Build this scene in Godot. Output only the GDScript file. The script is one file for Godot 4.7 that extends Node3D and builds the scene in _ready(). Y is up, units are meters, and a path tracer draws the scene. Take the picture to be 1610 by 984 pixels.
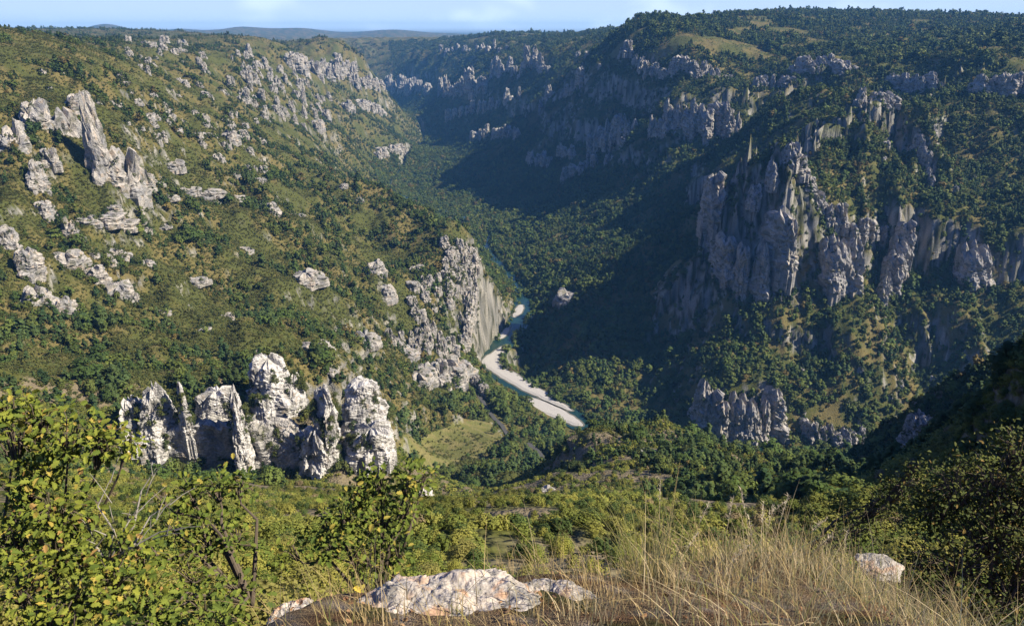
extends Node3D
# A limestone gorge seen from a ledge on its rim. Metres, y up; the eye is at the origin, about 430 m above the river.

# ---------------------------------------------------------------- measured ground: bearing (rad), ln(distance), weight of a thin-plate spline of height/distance
const SPLINE_PLANE := [-0.888871032, -0.023981581, -0.004393913]
const SPLINE := [
	-0.850000, 1.163151, 0.201881121, -0.850000, 1.504077, 0.063392466, -0.850000, 1.945910, 0.113021955, -0.850000, 2.397895, 0.167925344, -0.600000, 1.163151, -0.139356955, -0.600000, 1.504077, -0.128302500,
	-0.600000, 1.945910, -0.100357602, -0.600000, 2.397895, -0.141605843, -0.350000, 1.163151, -0.003566209, -0.350000, 1.504077, 0.006625170, -0.350000, 1.945910, 0.036140085, -0.350000, 2.397895, -0.031726278,
	-0.100000, 1.163151, -0.047392611, -0.100000, 1.504077, -0.044158656, -0.100000, 1.945910, 0.007536246, -0.100000, 2.397895, -0.052209745, 0.150000, 1.163151, 0.087050659, 0.150000, 1.504077, 0.134371766,
	0.150000, 1.945910, 0.093743058, 0.150000, 2.397895, -0.018953439, 0.400000, 1.163151, -0.317964243, 0.400000, 1.504077, -0.449083432, 0.400000, 1.945910, -0.166267670, 0.400000, 2.397895, -0.050158458,
	0.620000, 1.163151, 0.162995491, 0.620000, 1.504077, 0.375375604, 0.620000, 1.945910, 0.079342491, 0.620000, 2.484907, -0.099249657, 0.620000, 2.995732, 0.014104324, 0.620000, 3.555348, 0.889093566,
	0.850000, 1.163151, 0.076074608, 0.850000, 1.504077, -0.039221251, 0.850000, 1.945910, 0.035891606, 0.850000, 2.484907, 0.087767630, 0.850000, 2.995732, 0.176209986, 0.850000, 3.555348, 0.265014480,
	-0.938047, 3.616367, -0.027027573, -0.927295, 4.605170, 0.119339950, -0.927295, 5.298317, -0.002276684, 0.997830, 4.301135, -1.002795575, -0.161966, 2.903546, 0.150441834, 0.047438, 2.945565, -0.136342837,
	-0.403785, 2.974210, 0.007091296, 0.252477, 2.976656, 0.197946525, 0.436041, 3.317117, -0.253362060, -0.160307, 3.819567, -0.030525113, -0.354672, 3.870923, -0.011203900, 0.098781, 3.811549, 0.032558537,
	0.298543, 3.734122, -0.187779743, -0.127324, 4.708608, 0.281267210, -0.322408, 4.658070, -0.210917397, 0.076939, 4.703443, -0.349126891, 0.294415, 4.649151, 1.347848222, 0.470667, 4.432600, 0.754033902,
	-0.187112, 5.315926, 0.098692148, -0.107122, 5.362335, -0.203181090, -0.005106, 5.402690, -0.149323775, -0.475816, 5.128384, -0.054762325, 0.075505, 5.571198, 0.721025971, 0.144610, 5.627264, 0.034413067,
	0.122455, 5.865450, 3.789037298, 0.188647, 5.971144, 3.914907113, 0.236697, 5.955204, -0.358579952, 0.274955, 5.896219, -3.669240813, 0.376684, 5.841010, 5.146697864, 0.461213, 5.745148, 5.546709624,
	0.540530, 5.591888, -0.848574607, 0.384408, 5.211578, 0.441994909, 0.290396, 5.480850, 0.186774883, -0.459735, 5.926736, 5.217909982, -0.417918, 5.913041, 1.010012799, -0.343326, 5.883178, 0.468179657,
	-0.288661, 5.882896, 4.270635235, -0.248513, 5.877641, 6.156340930, -0.509148, 5.946777, -6.166551198, -0.371145, 5.962160, 7.187686180, -0.453148, 6.014474, -0.717458186, -0.474044, 5.685182, 1.015385241,
	-0.390608, 5.646654, 0.166430626, -0.300898, 5.625700, 0.674273496, -0.550645, 5.728293, -0.339442518, -0.316136, 5.812878, -5.178534980, -0.404202, 5.846067, -2.949223773, -0.485519, 5.884860, -4.018285839,
	-0.217910, 5.792254, 1.357078607, -0.157145, 5.780719, -3.536871196, -0.156192, 6.003712, -3.593121737, -0.155196, 6.185878, 2.439769000, -0.087022, 5.707574, 0.389160179, -0.086268, 5.995190, 0.531385121,
	-0.085742, 6.218288, -1.753171333, -0.015333, 5.703900, 0.066100734, -0.015222, 5.940287, 0.920977066, -0.015096, 6.131340, 5.258420469, 0.045637, 5.800134, -2.830665430, -0.185262, 6.008725, 4.891536166,
	-0.189150, 6.170729, -11.457274010, -0.278300, 5.992479, -11.267765590, -0.094952, 6.044769, 0.602161432, 0.047583, 6.041387, -6.545529325, 0.648897, 4.633933, 18.214053722, 0.639926, 4.602499, 1.123766011,
	0.631631, 4.583798, 12.757394084, 0.625239, 4.566414, -23.307737868, 0.612603, 4.700514, -13.547257277, 0.599598, 4.509178, 0.560700905, 0.579118, 4.560023, 0.306127460, 0.785398, 4.789225, 1.892184872,
	0.962471, 4.916211, -0.702915869, 0.859642, 5.145123, 0.991674188, 0.712358, 5.672253, 0.827573108, 0.667306, 6.040538, -40.369552610, 0.574109, 4.875219, 0.148220308, 0.576604, 4.424852, 0.982068329,
	0.593670, 5.380621, -3.017412351, 0.626640, 5.403675, -0.527022881, 0.656291, 5.425821, 2.487506739, 0.652368, 6.028948, 44.326229215, 0.506759, 5.001841, 0.079303578, 0.475152, 3.806287, 0.103922970,
	0.554667, 3.851309, -0.037711170, 0.612633, 3.889605, -1.794592351, 0.657079, 3.922351, 1.450309361, 0.521802, 3.138538, -0.044514065, 0.597487, 3.185983, 0.386611484, 0.666116, 3.236241, -0.923806310,
	0.557982, 5.868273, -4.227168402, 0.597251, 5.750772, -0.740357424, 0.424876, 5.796896, -7.592537050, 0.502930, 6.172445, -1.249611645, 0.593098, 6.227533, 2.166167027, 0.272146, 6.101283, 1.314897789,
	0.463648, 6.103036, -3.163756084, 0.448145, 6.357799, 1.133111877, 0.253076, 6.395400, 0.248734631, 0.110657, 6.297704, -0.904246205, 0.583373, 6.395400, 0.390868751, -0.632563, 5.918816, 0.968346373,
	-0.566439, 5.968912, 3.143477080, -0.650201, 6.219668, -1.013433739, -0.578372, 6.351295, -0.231059733, -0.519254, 6.228120, 0.179783690, -0.421818, 6.222962, -0.449341356, -0.322079, 6.247195, -1.715938180,
	-0.247720, 6.204788, 11.569219353, -0.625082, 6.463421, -0.161269541, -0.610221, 6.612494, -0.579794951, -0.595966, 6.740298, -0.859358202, -0.584978, 6.891157, -0.552382703, -0.576969, 7.043527, -0.046140583,
	-0.566496, 6.461425, 1.357482118, -0.544005, 6.677995, 2.012433998, -0.529455, 6.868671, 0.212511050, -0.518561, 7.188467, -0.066686460, -0.499627, 6.527310, 0.338736367, -0.487712, 6.660661, -1.422708397,
	-0.477552, 6.751964, 4.152678123, -0.467776, 6.916042, 2.379299084, -0.460102, 7.130891, 1.968713274, -0.475720, 7.430920, 0.572461731, -0.437427, 6.444524, -1.927684593, -0.427501, 6.601583, -1.553633689,
	-0.416829, 6.774124, -4.793216897, -0.407756, 6.909917, -2.676788952, -0.400118, 7.129796, -1.926577141, -0.406668, 7.431084, -0.391750024, -0.403502, 7.684619, -0.831545317, -0.353451, 6.571087, 1.202182943,
	-0.343192, 6.793486, 1.430494600, -0.334436, 6.984556, 1.278883870, -0.350327, 7.232782, 0.411611701, -0.350963, 7.530266, 0.142166357, -0.354194, 7.804748, -1.291161482, -0.277005, 6.500335, -0.567066746,
	-0.270176, 6.670269, -0.597579765, -0.262875, 6.880837, 2.571699496, -0.265513, 7.125748, -1.940619725, -0.277467, 7.352219, 0.622588050, -0.287363, 7.591479, 2.903903174, -0.290926, 7.761615, 3.990347358,
	-0.280426, 7.940853, 3.406165062, -0.221682, 6.658094, 4.835321728, -0.216188, 6.858738, -2.256238732, -0.203820, 7.005633, -3.226759876, -0.200756, 7.135058, 2.663863877, -0.245315, 6.410519, 4.873982304,
	-0.143010, 7.057778, 3.271920356, -0.092291, 6.979679, -0.169443592, -0.056003, 6.929127, 18.756541851, -0.146843, 6.898373, -7.025587316, -0.104381, 6.829831, 6.079499446, -0.059144, 6.873878, 13.529178496,
	-0.065595, 6.810088, -3.878026088, -0.150641, 6.768322, 0.423325187, -0.180990, 6.649787, -4.869413754, -0.155671, 6.605211, 1.905726711, -0.196472, 6.347363, 0.960401682, -0.159396, 6.474226, 2.287329583,
	-0.100217, 6.664324, -1.254757014, -0.162166, 6.410137, -10.068705003, -0.104286, 6.385570, 2.035129363, -0.024696, 6.461773, 2.392638540, -0.083058, 6.540145, -2.063719228, -0.024268, 6.633613, 1.338358859,
	0.107321, 6.643616, -0.162926071, 0.053203, 6.705825, -1.607211321, -0.004788, 6.771907, 3.187297012, -0.035083, 6.834226, -9.190050710, -0.018798, 6.895931, -19.646969918, 0.006504, 6.980686, -6.649140560,
	0.019304, 7.063411, -2.186244574, 0.009109, 7.139972, -3.240293232, -0.013532, 7.227568, -0.074626864, -0.035750, 7.315651, 0.435177176, -0.035279, 7.439006, 0.180799650, -0.127510, 7.583736, 1.719170567,
	-0.166623, 7.710159, -4.764676202, -0.149216, 7.834027, -2.380643202, -0.126920, 8.002182, -2.501571131, -0.115398, 8.110020, -4.684445891, -0.142615, 8.278936, -1.507220993, -0.151015, 8.445258, -10.484486310,
	0.206791, 6.593818, 0.784946860, 0.360358, 6.603076, 6.412675256, 0.509592, 6.657977, 2.608915866, 0.682317, 6.714924, 0.549762038, 0.859642, 6.754561, -0.099403634, 0.097591, 6.577052, -0.666688256,
	0.298499, 6.522201, -0.816521843, 0.457069, 6.521768, -1.710443274, -0.120837, 7.251546, -1.960468775, -0.174672, 7.453717, -0.914385018, -0.206992, 7.622480, -5.890604930, -0.216550, 7.336853, 0.211852815,
	-0.205663, 7.694523, 7.515555983, -0.235658, 7.746714, -3.583786909, -0.171030, 7.915705, 2.547012222, -0.201789, 7.921506, -0.921164621, -0.230974, 7.999381, -2.029328572, -0.212850, 8.077983, 0.966042018,
	-0.196380, 8.121086, 9.722682127, -0.160936, 8.173525, -3.601435608, 0.090728, 6.761054, 2.258185968, 0.149372, 6.695810, 2.066374326, 0.182183, 6.819083, 2.785226521, 0.224327, 6.722409, -7.669885889,
	0.177501, 6.933542, -2.072446688, 0.088327, 6.921611, 5.608901160, 0.086327, 7.059906, 2.388604024, 0.058575, 7.148489, 3.010236161, 0.031214, 7.293505, -0.268165022, 0.039435, 7.456654, 1.221031742,
	0.173051, 7.079808, 0.986229684, 0.126455, 7.307814, 1.710436956, 0.211596, 7.215490, -1.801975743, 0.167790, 7.327364, -2.317998004, 0.256952, 6.999406, -8.079404410, 0.265001, 6.870716, -22.137508375,
	0.254186, 6.789592, 2.492918690, 0.329600, 6.637356, -7.447749876, 0.318086, 6.697857, 7.013898225, 0.276230, 6.697941, 3.387085319, 0.372094, 6.657058, -8.612940675, 0.369989, 6.703386, 7.235029615,
	0.397978, 6.765988, -3.805501749, 0.388562, 6.822706, -3.018860146, 0.330683, 6.824196, -0.402490689, 0.307025, 6.893772, 15.668715819, 0.268668, 6.924087, 13.461699756, 0.377370, 6.864183, 0.030229995,
	0.371159, 6.968227, -1.235745278, 0.353827, 7.271808, 5.603508835, 0.493955, 6.699588, -4.288140753, 0.481032, 6.753772, 5.407185201, 0.464742, 6.845522, 3.848216937, 0.438666, 6.856400, -4.816339262,
	0.425312, 6.906756, 4.912488618, 0.425531, 6.980963, -0.698839213, 0.496703, 6.908712, -5.814644950, 0.482131, 6.977490, 1.273150628, 0.470782, 7.099887, -1.963344896, 0.425741, 7.096571, 2.395371782,
	0.568985, 6.743726, -3.321469993, 0.553324, 6.807990, 0.478908229, 0.538420, 6.885947, 1.882225734, 0.565894, 6.937966, -1.852832459, 0.571948, 7.008529, -0.550856962, 0.537700, 7.146049, 0.355558668,
	0.505620, 7.326609, 2.505189231, 0.606950, 6.868789, 0.096993530, 0.565410, 7.135190, -2.632973817, 0.626800, 6.956070, 1.458127975, 0.611685, 7.035244, 1.870951095, 0.597194, 7.174768, 1.278852237,
	0.583296, 7.350860, -1.413447680, 0.306021, 7.305986, -1.869494621, 0.299262, 7.512835, -4.335158228, 0.385304, 7.389363, -2.620631405, 0.377659, 7.481606, 3.255314597, 0.449955, 7.334681, -4.808705098,
	0.449728, 7.417953, 1.257462723, 0.382185, 7.650468, 0.114267033, 0.378706, 7.897538, -0.137571293, 0.376941, 8.079159, 0.041012163, 0.471397, 7.524015, -1.273747224, 0.476581, 8.090609, 0.023424228,
	0.540005, 7.432813, 1.628271153, 0.572583, 7.519764, -0.066736515, 0.568006, 7.867030, 0.731392758, 0.510712, 7.877175, -0.861534121, 0.272019, 7.687155, -1.459938372, 0.269285, 7.937711, 0.473945055,
	0.205967, 7.360901, 0.507897787, 0.208584, 7.448462, 3.621165657, 0.205045, 7.533242, 4.583751491, 0.202185, 7.670273, -1.674254602, 0.156371, 7.637871, 4.444924526, 0.123773, 7.503222, -5.939165663,
	0.119781, 7.608093, 0.201149140, 0.117709, 7.680167, 0.605147477, 0.120617, 7.747956, 3.461317305, 0.055542, 7.627138, -3.766189877, 0.037782, 7.804557, -4.047747136, 0.037006, 7.920041, 2.482909596,
	0.036630, 8.007039, 3.550297542, -0.047591, 7.674356, 1.217485636, -0.038356, 7.804579, 2.260844270, -0.020997, 7.937595, -2.326798581, -0.045353, 8.132560, 4.670593749, -0.044826, 8.243761, 4.524786990,
	-0.044515, 8.390351, 2.451051344, -0.103998, 8.261246, -3.171447826, -0.126473, 8.463337, 8.651711976, -0.149321, 8.567604, -0.070431477, 0.036388, 8.216750, -0.893802774, 0.076790, 8.009319, -1.100851673,
	-0.097023, 8.106392, -4.067619364, -0.576705, 7.346542, -0.392256651, -0.576705, 7.777325, 0.053425153, -0.541880, 7.532379, -0.179890618, 0.476232, 8.412013, 0.143122067, 0.269358, 8.330774, 0.195392476,
	0.567616, 8.331087, -0.183747659, 0.194295, 7.882262, -0.444821000, 0.155752, 7.984645, -0.274699764, 0.377137, 8.772383, 4.518624749, 0.568656, 8.870747, -0.088384414, -0.576705, 8.788926, -0.027955030,
	-0.518064, 8.753170, 0.058658306, -0.455381, 8.624674, -0.133656013, 0.377234, 8.685411, -0.246682643, 0.156061, 8.529420, -0.482960884, 0.076591, 8.414769, -0.718619137, -0.004040, 8.517201, -0.554869521,
	0.232390, 8.544442, 0.449697864, 0.306222, 8.459470, -0.063791831, 0.538586, 8.765148, 0.771939388, 0.036356, 8.294711, -0.670946868, 0.116634, 8.077723, -0.873171692, 0.155840, 7.836239, 0.045360340,
	0.568656, 8.688426, -0.430544040, -0.317124, 8.345200, 2.420041821, -0.388648, 8.179183, -0.004112935, -0.242038, 8.642085, 0.667666094, -0.422976, 7.993264, -0.839065064, -0.367931, 8.041737, -0.406200016,
	-0.317639, 8.057687, 0.449168093, -0.288138, 8.113005, -3.064726074, -0.487739, 7.987250, 0.228406305, -0.353535, 8.252530, -1.207006046, -0.257808, 8.194126, 1.943334824, -0.164250, 8.867216, 0.029051488,
	-0.044413, 8.854652, -0.046830882, 0.076569, 8.702449, -0.203207706, -0.279811, 8.739184, -0.276398794, -0.388445, 8.489255, -0.000481824, -0.455838, 8.114072, 0.172281062, -0.518064, 7.836879, -0.039101550,
	-0.785398, 8.170620, -0.065356735, -0.785398, 7.659794, -0.097267839, 0.785398, 8.507092, 0.056365812, 0.849141, 8.110777, -0.042281941, 0.785398, 7.659794, -0.058046945, -0.588003, 9.288842, -0.001380622,
	0.000000, 9.392662, 0.007834103, 0.463648, 9.504234, 0.024192684, 0.394791, 8.779557, -4.493356544, 0.000000, 9.104980, -0.013051185, 0.643501, 9.615805, -0.011585783, -0.540420, 10.057230, -0.008050455,
	0.000000, 10.165852, 0.002586776, 0.499347, 10.129025, -0.002471918, 0.869536, 7.071543, -0.307398343, 0.811034, 7.229340, 0.139480159, 0.805803, 7.457478, 0.274539061, 0.927295, 6.907755, -0.332401513,
	1.107149, 6.913967, -0.001298156, -0.950547, 6.757203, -0.168635516, -0.987423, 6.395400, 0.211951044, -0.844154, 7.093537, -0.134406856, -1.030377, 5.857525, 0.093201858, -0.785398, 6.338038, 0.040845995
]
# river centre line (x, z)
const RIVER := [Vector2(650.0, -560.0), Vector2(520.0, -640.0), Vector2(380.0, -680.0), Vector2(260.0, -690.0), Vector2(150.0, -715.0), Vector2(82.2, -763.4), Vector2(43.5, -816.0), Vector2(-4.2, -873.0), Vector2(-32.6, -928.5), Vector2(-18.6, -988.1), Vector2(7.0, -1075.6), Vector2(22.6, -1168.2), Vector2(11.5, -1261.3), Vector2(-18.6, -1376.7), Vector2(-53.7, -1502.7), Vector2(-60.0, -1700.0), Vector2(-250.0, -1950.0), Vector2(-370.0, -2200.0), Vector2(-375.4, -2497.0), Vector2(-378.2, -2963.4), Vector2(-383.2, -3305.5), Vector2(-560.0, -3900.0), Vector2(-700.0, -4600.0), Vector2(-900.0, -5600.0)]
const RIVER_Y := -430.0

const NT := 191
const NL := 241
const T0 := -0.95
const T1 := 0.95
var l0 := log(3.0)
var l1 := log(32000.0)
var grid_h := PackedFloat32Array()
var grid_side := PackedFloat32Array()
var grid_along := PackedFloat32Array()

var n_broad := FastNoiseLite.new()
var n_ridge := FastNoiseLite.new()
var n_fine := FastNoiseLite.new()
var n_patch := FastNoiseLite.new()
var n_rib := FastNoiseLite.new()
var rng := RandomNumberGenerator.new()
var taken := {}


func _ready() -> void:
	rng.seed = 20240611
	set_camera_and_light()
	print("light ", Time.get_ticks_msec())
	set_noises()
	measure_ground()
	print("measured ", Time.get_ticks_msec())
	build_terrain()
	print("terrain ", Time.get_ticks_msec())
	build_river()
	build_rocks()
	print("rocks ", Time.get_ticks_msec())
	build_vegetation()
	print("vegetation ", Time.get_ticks_msec())
	build_foreground()
	print("foreground ", Time.get_ticks_msec())


func set_camera_and_light() -> void:
	var cam := Camera3D.new()
	cam.name = "camera"
	cam.fov = 2.0 * rad_to_deg(atan(492.0 / 1159.0))
	cam.rotation_degrees.x = -20.9
	cam.near = 0.1
	cam.far = 90000.0
	add_child(cam)
	var env := Environment.new()
	var sky_mat := ProceduralSkyMaterial.new()
	sky_mat.sky_top_color = Color(0.13, 0.26, 0.52)
	sky_mat.sky_horizon_color = Color(0.645, 0.715, 0.79)
	sky_mat.sky_curve = 0.09
	sky_mat.ground_bottom_color = Color(0.20, 0.22, 0.18)
	sky_mat.ground_horizon_color = Color(0.45, 0.52, 0.58)
	sky_mat.sun_angle_max = 20.0
	sky_mat.sun_curve = 0.05
	var sky := Sky.new()
	sky.sky_material = sky_mat
	env.background_mode = Environment.BG_SKY
	env.sky = sky
	sky_mat.sky_cover = wisps()
	sky_mat.sky_cover_modulate = Color(1, 1, 1, 0.09)
	env.tonemap_mode = Environment.TONE_MAPPER_LINEAR
	env.tonemap_exposure = 2.2
	env.fog_enabled = true
	env.fog_density = 0.00005
	env.fog_light_color = Color(0.45, 0.72, 1.0)
	env.sdfgi_enabled = true
	env.ssao_enabled = true
	env.ssil_enabled = true
	var we := WorldEnvironment.new()
	we.name = "environment"
	we.environment = env
	add_child(we)
	var sun := DirectionalLight3D.new()
	sun.name = "sun"
	sun.light_energy = 1.5
	sun.light_color = Color(1.0, 0.955, 0.87)
	sun.light_angular_distance = 0.5
	sun.shadow_enabled = true
	add_child(sun)
	sun.look_at_from_position(Vector3.ZERO, -Vector3(0.73, 0.62, 0.18), Vector3.UP)


# thin fair-weather wisps, the same all round the sky
func wisps() -> ImageTexture:
	var im := Image.create(1024, 512, false, Image.FORMAT_RGBA8)
	var n := FastNoiseLite.new()
	n.seed = 12
	n.frequency = 1.0
	n.fractal_octaves = 4
	for y in 256:
		var up := (255.5 - y) / 256.0 * 90.0
		for x in 1024:
			var a := TAU * x / 1024.0
			var q := n.get_noise_3d(cos(a) * 7.0, up * 0.55, sin(a) * 7.0)
			im.set_pixel(x, y, Color(1, 1, 1, smoothstep(0.12, 0.5, q)))
	return ImageTexture.create_from_image(im)


func set_noises() -> void:
	for n in [n_broad, n_ridge, n_fine, n_patch, n_rib]:
		n.noise_type = FastNoiseLite.TYPE_SIMPLEX_SMOOTH
		n.fractal_type = FastNoiseLite.FRACTAL_FBM
		n.fractal_octaves = 3
	n_broad.seed = 3
	n_broad.frequency = 1.0 / 150.0
	n_ridge.seed = 11
	n_ridge.frequency = 1.0 / 260.0
	n_ridge.fractal_type = FastNoiseLite.FRACTAL_RIDGED
	n_fine.seed = 21
	n_fine.frequency = 1.0 / 16.0
	n_patch.seed = 33
	n_patch.frequency = 1.0 / 90.0
	n_patch.fractal_octaves = 4
	n_rib.seed = 47
	n_rib.frequency = 1.0 / 22.0
	n_rib.fractal_octaves = 2


# ---------------------------------------------------------------- naming
func numbered(called: String) -> String:
	if not taken.has(called):
		taken[called] = 0
		return called
	taken[called] += 1
	return "%s_%03d" % [called, taken[called]]


func tag(o: Node, label := "", category := "", group := "", kind := "") -> Node:
	if label: o.set_meta("label", label)
	if category: o.set_meta("category", category)
	if group: o.set_meta("group", group)
	if kind: o.set_meta("kind", kind)
	return o


func mesh_node(called: String, m: Mesh, mat: Material, parent: Node = self) -> MeshInstance3D:
	var o := MeshInstance3D.new()
	o.name = numbered(called) if parent == self else called
	o.mesh = m
	if mat: o.material_override = mat
	parent.add_child(o, true)
	return o


func holder(called: String, at: Vector3, turn := 0.0) -> Node3D:
	var o := Node3D.new()
	o.name = numbered(called)
	add_child(o)
	o.position = at
	o.rotation.y = turn
	return o


# flat-shaded or smooth triangles; corners are given counter-clockwise seen from outside
func make_mesh(v: PackedVector3Array, c: PackedColorArray, n := PackedVector3Array(), idx := PackedInt32Array(), uv := PackedVector2Array()) -> ArrayMesh:
	var a := []
	a.resize(Mesh.ARRAY_MAX)
	if idx.is_empty():
		var k := 0
		while k < v.size():
			var t := v[k + 1]; v[k + 1] = v[k + 2]; v[k + 2] = t
			if c.size():
				var tc := c[k + 1]; c[k + 1] = c[k + 2]; c[k + 2] = tc
			if n.size():
				var tn := n[k + 1]; n[k + 1] = n[k + 2]; n[k + 2] = tn
			if uv.size():
				var tu := uv[k + 1]; uv[k + 1] = uv[k + 2]; uv[k + 2] = tu
			k += 3
		if n.is_empty():
			n.resize(v.size())
			k = 0
			while k < v.size():
				var f := (v[k + 2] - v[k]).cross(v[k + 1] - v[k]).normalized()
				n[k] = f; n[k + 1] = f; n[k + 2] = f
				k += 3
	else:
		var k := 0
		while k < idx.size():
			var t := idx[k + 1]; idx[k + 1] = idx[k + 2]; idx[k + 2] = t
			k += 3
		a[Mesh.ARRAY_INDEX] = idx
	a[Mesh.ARRAY_VERTEX] = v
	if n.size(): a[Mesh.ARRAY_NORMAL] = n
	if c.size(): a[Mesh.ARRAY_COLOR] = c
	if uv.size(): a[Mesh.ARRAY_TEX_UV] = uv
	var m := ArrayMesh.new()
	m.add_surface_from_arrays(Mesh.PRIMITIVE_TRIANGLES, a)
	return m


func noise_texture(seed_: int, freq: float, octaves: int, lo: Color, hi: Color, size := 512) -> NoiseTexture2D:
	var n := FastNoiseLite.new()
	n.seed = seed_
	n.frequency = freq
	n.fractal_octaves = octaves
	var t := NoiseTexture2D.new()
	t.width = size
	t.height = size
	t.seamless = true
	t.noise = n
	var g := Gradient.new()
	g.set_color(0, lo)
	g.set_color(1, hi)
	t.color_ramp = g
	return t


# ---------------------------------------------------------------- ground
func measure_ground() -> void:
	grid_h.resize(NT * NL)
	grid_side.resize(NT * NL)
	grid_along.resize(NT * NL)
	var cnt := SPLINE.size() / 3
	var ct := PackedFloat64Array(); var cl := PackedFloat64Array(); var cw := PackedFloat64Array()
	for i in cnt:
		ct.append(SPLINE[i * 3]); cl.append(SPLINE[i * 3 + 1]); cw.append(SPLINE[i * 3 + 2] * 0.5)
	for j in NL:
		var l := lerpf(l0, l1, j / (NL - 1.0))
		var r := exp(l)
		for i in NT:
			var t := lerpf(T0, T1, i / (NT - 1.0))
			var s: float = SPLINE_PLANE[0] + SPLINE_PLANE[1] * t + SPLINE_PLANE[2] * l
			for k in cnt:
				var dt := t - ct[k]
				var dl := l - cl[k]
				var d := dt * dt + dl * dl + 1e-12
				s += cw[k] * d * log(d)
			grid_h[j * NT + i] = s
			grid_side[j * NT + i] = river_side(Vector2(sin(t) * r, -cos(t) * r))
			grid_along[j * NT + i] = river_along


# signed distance to the river's centre line: positive on the true far-right bank
var river_along := 0.0
func river_side(p: Vector2) -> float:
	var gone := 0.0
	var best := 1e9
	var sgn := 1.0
	for k in RIVER.size() - 1:
		var a: Vector2 = RIVER[k]
		var b: Vector2 = RIVER[k + 1]
		var q := Geometry2D.get_closest_point_to_segment(p, a, b)
		var d := p.distance_to(q)
		if d < best - 0.001:
			best = d
			sgn = 1.0 if (b - a).cross(p - a) > 0.0 else -1.0
			river_along = gone + a.distance_to(q)
		gone += a.distance_to(b)
	return best * sgn


var smp_side := 0.0
var smp_along := 0.0
func sample(t: float, l: float) -> float:
	var a := clampf((t - T0) / (T1 - T0) * (NT - 1), 0.0, NT - 1.001)
	var b := clampf((l - l0) / (l1 - l0) * (NL - 1), 0.0, NL - 1.001)
	var i := int(a); var j := int(b)
	a -= i; b -= j
	var k := j * NT + i
	smp_side = lerpf(lerpf(grid_side[k], grid_side[k + 1], a), lerpf(grid_side[k + NT], grid_side[k + NT + 1], a), b)
	smp_along = lerpf(lerpf(grid_along[k], grid_along[k + 1], a), lerpf(grid_along[k + NT], grid_along[k + NT + 1], a), b)
	return lerpf(lerpf(grid_h[k], grid_h[k + 1], a), lerpf(grid_h[k + NT], grid_h[k + NT + 1], a), b)


# height of the ground with its gullies, ledges and bumps
func ground_at(x: float, z: float) -> float:
	var r := sqrt(x * x + z * z)
	var h := sample(atan2(x, -z), log(maxf(r, 3.0))) * r
	return rough(x, z, r, h, smp_side)


func rough(x: float, z: float, r: float, h: float, side: float) -> float:
	var away := absf(side)
	var bank := smoothstep(30.0, 160.0, away)
	if r < 60.0:
		return h + n_fine.get_noise_2d(x, z) * 0.05 * r
	if r > 9000.0:
		var hills := 0.0
		for b in [[-0.475, 0.03, 150.0], [-0.40, 0.04, 90.0], [-0.33, 0.04, 120.0], [-0.26, 0.04, 110.0], [-0.15, 0.05, 80.0]]:
			var q: float = (atan2(x, -z) - b[0]) / b[1]
			hills += b[2] * exp(-q * q) * smoothstep(9000.0, 12500.0, r)
		return h + hills + n_broad.get_noise_2d(x * 0.06, z * 0.06) * 40.0
	var o := 0.0
	var near := smoothstep(40.0, 700.0, r)
	if h > -60.0 and r > 700.0: bank *= lerpf(1.0, 0.25, smoothstep(-60.0, -20.0, h))
	if side > 0.0 and r > 500.0:
		var steep := smoothstep(-20.0, -120.0, h)
		# ribs and gullies that run down to the river
		o = (n_ridge.get_noise_2d(smp_along * 1.7, side * 0.42 + 500.0) - 0.25) * 46.0 * bank * (0.12 + 0.88 * steep)
		o += n_broad.get_noise_2d(x * 1.6, z * 1.6) * 14.0 * bank
		var calm := smoothstep(-250.0, -330.0, h) * smoothstep(430.0, 260.0, x)
		o *= 1.0 - 0.65 * calm
		# ledges: benches and steep risers
		var c := smoothstep(-0.1, 0.3, n_patch.get_noise_2d(x * 0.35 + 900.0, z * 0.35)) * bank * steep * (1.0 - 0.8 * calm)
		var lv := (h + o + n_broad.get_noise_2d(x + 500.0, z) * 26.0) / 105.0
		var f := lv - floorf(lv)
		var g := f * 0.60 if f < 0.55 else (0.33 + (f - 0.55) * 2.6 if f < 0.75 else 0.85 + (f - 0.75) * 0.6)
		o += (g - f) * 105.0 * c
	else:
		o = (n_ridge.get_noise_2d(x * 1.7, z * 1.7) - 0.3) * 16.0 * bank * near
		o += n_broad.get_noise_2d(x * 2.2, z * 2.2) * 9.0 * bank * near
	o += n_fine.get_noise_2d(x, z) * lerpf(0.5, 1.3, near) * smoothstep(12.0, 60.0, away)
	if r > 480.0 and r < 850.0 and x < 30.0 and x > -130.0 and Geometry2D.is_point_in_polygon(Vector2(x, z), meadow_shape): o *= 0.15
	h += o
	var half := lerpf(13.0, 6.0, smoothstep(1150.0, 1450.0, r))
	if away < half * 2.0 and r > 500.0 and r < 3500.0:
		h = lerpf(-433.0, h, smoothstep(half, half * 2.0, away))
	return h


var tv := PackedVector3Array()
var tn := PackedVector3Array()
var trock := PackedFloat32Array()
var tside := PackedFloat32Array()
var rows := PackedFloat32Array()
var meadow_shape := PackedVector2Array(MEADOW)
const COLS := 801
const TA := 0.80

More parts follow.
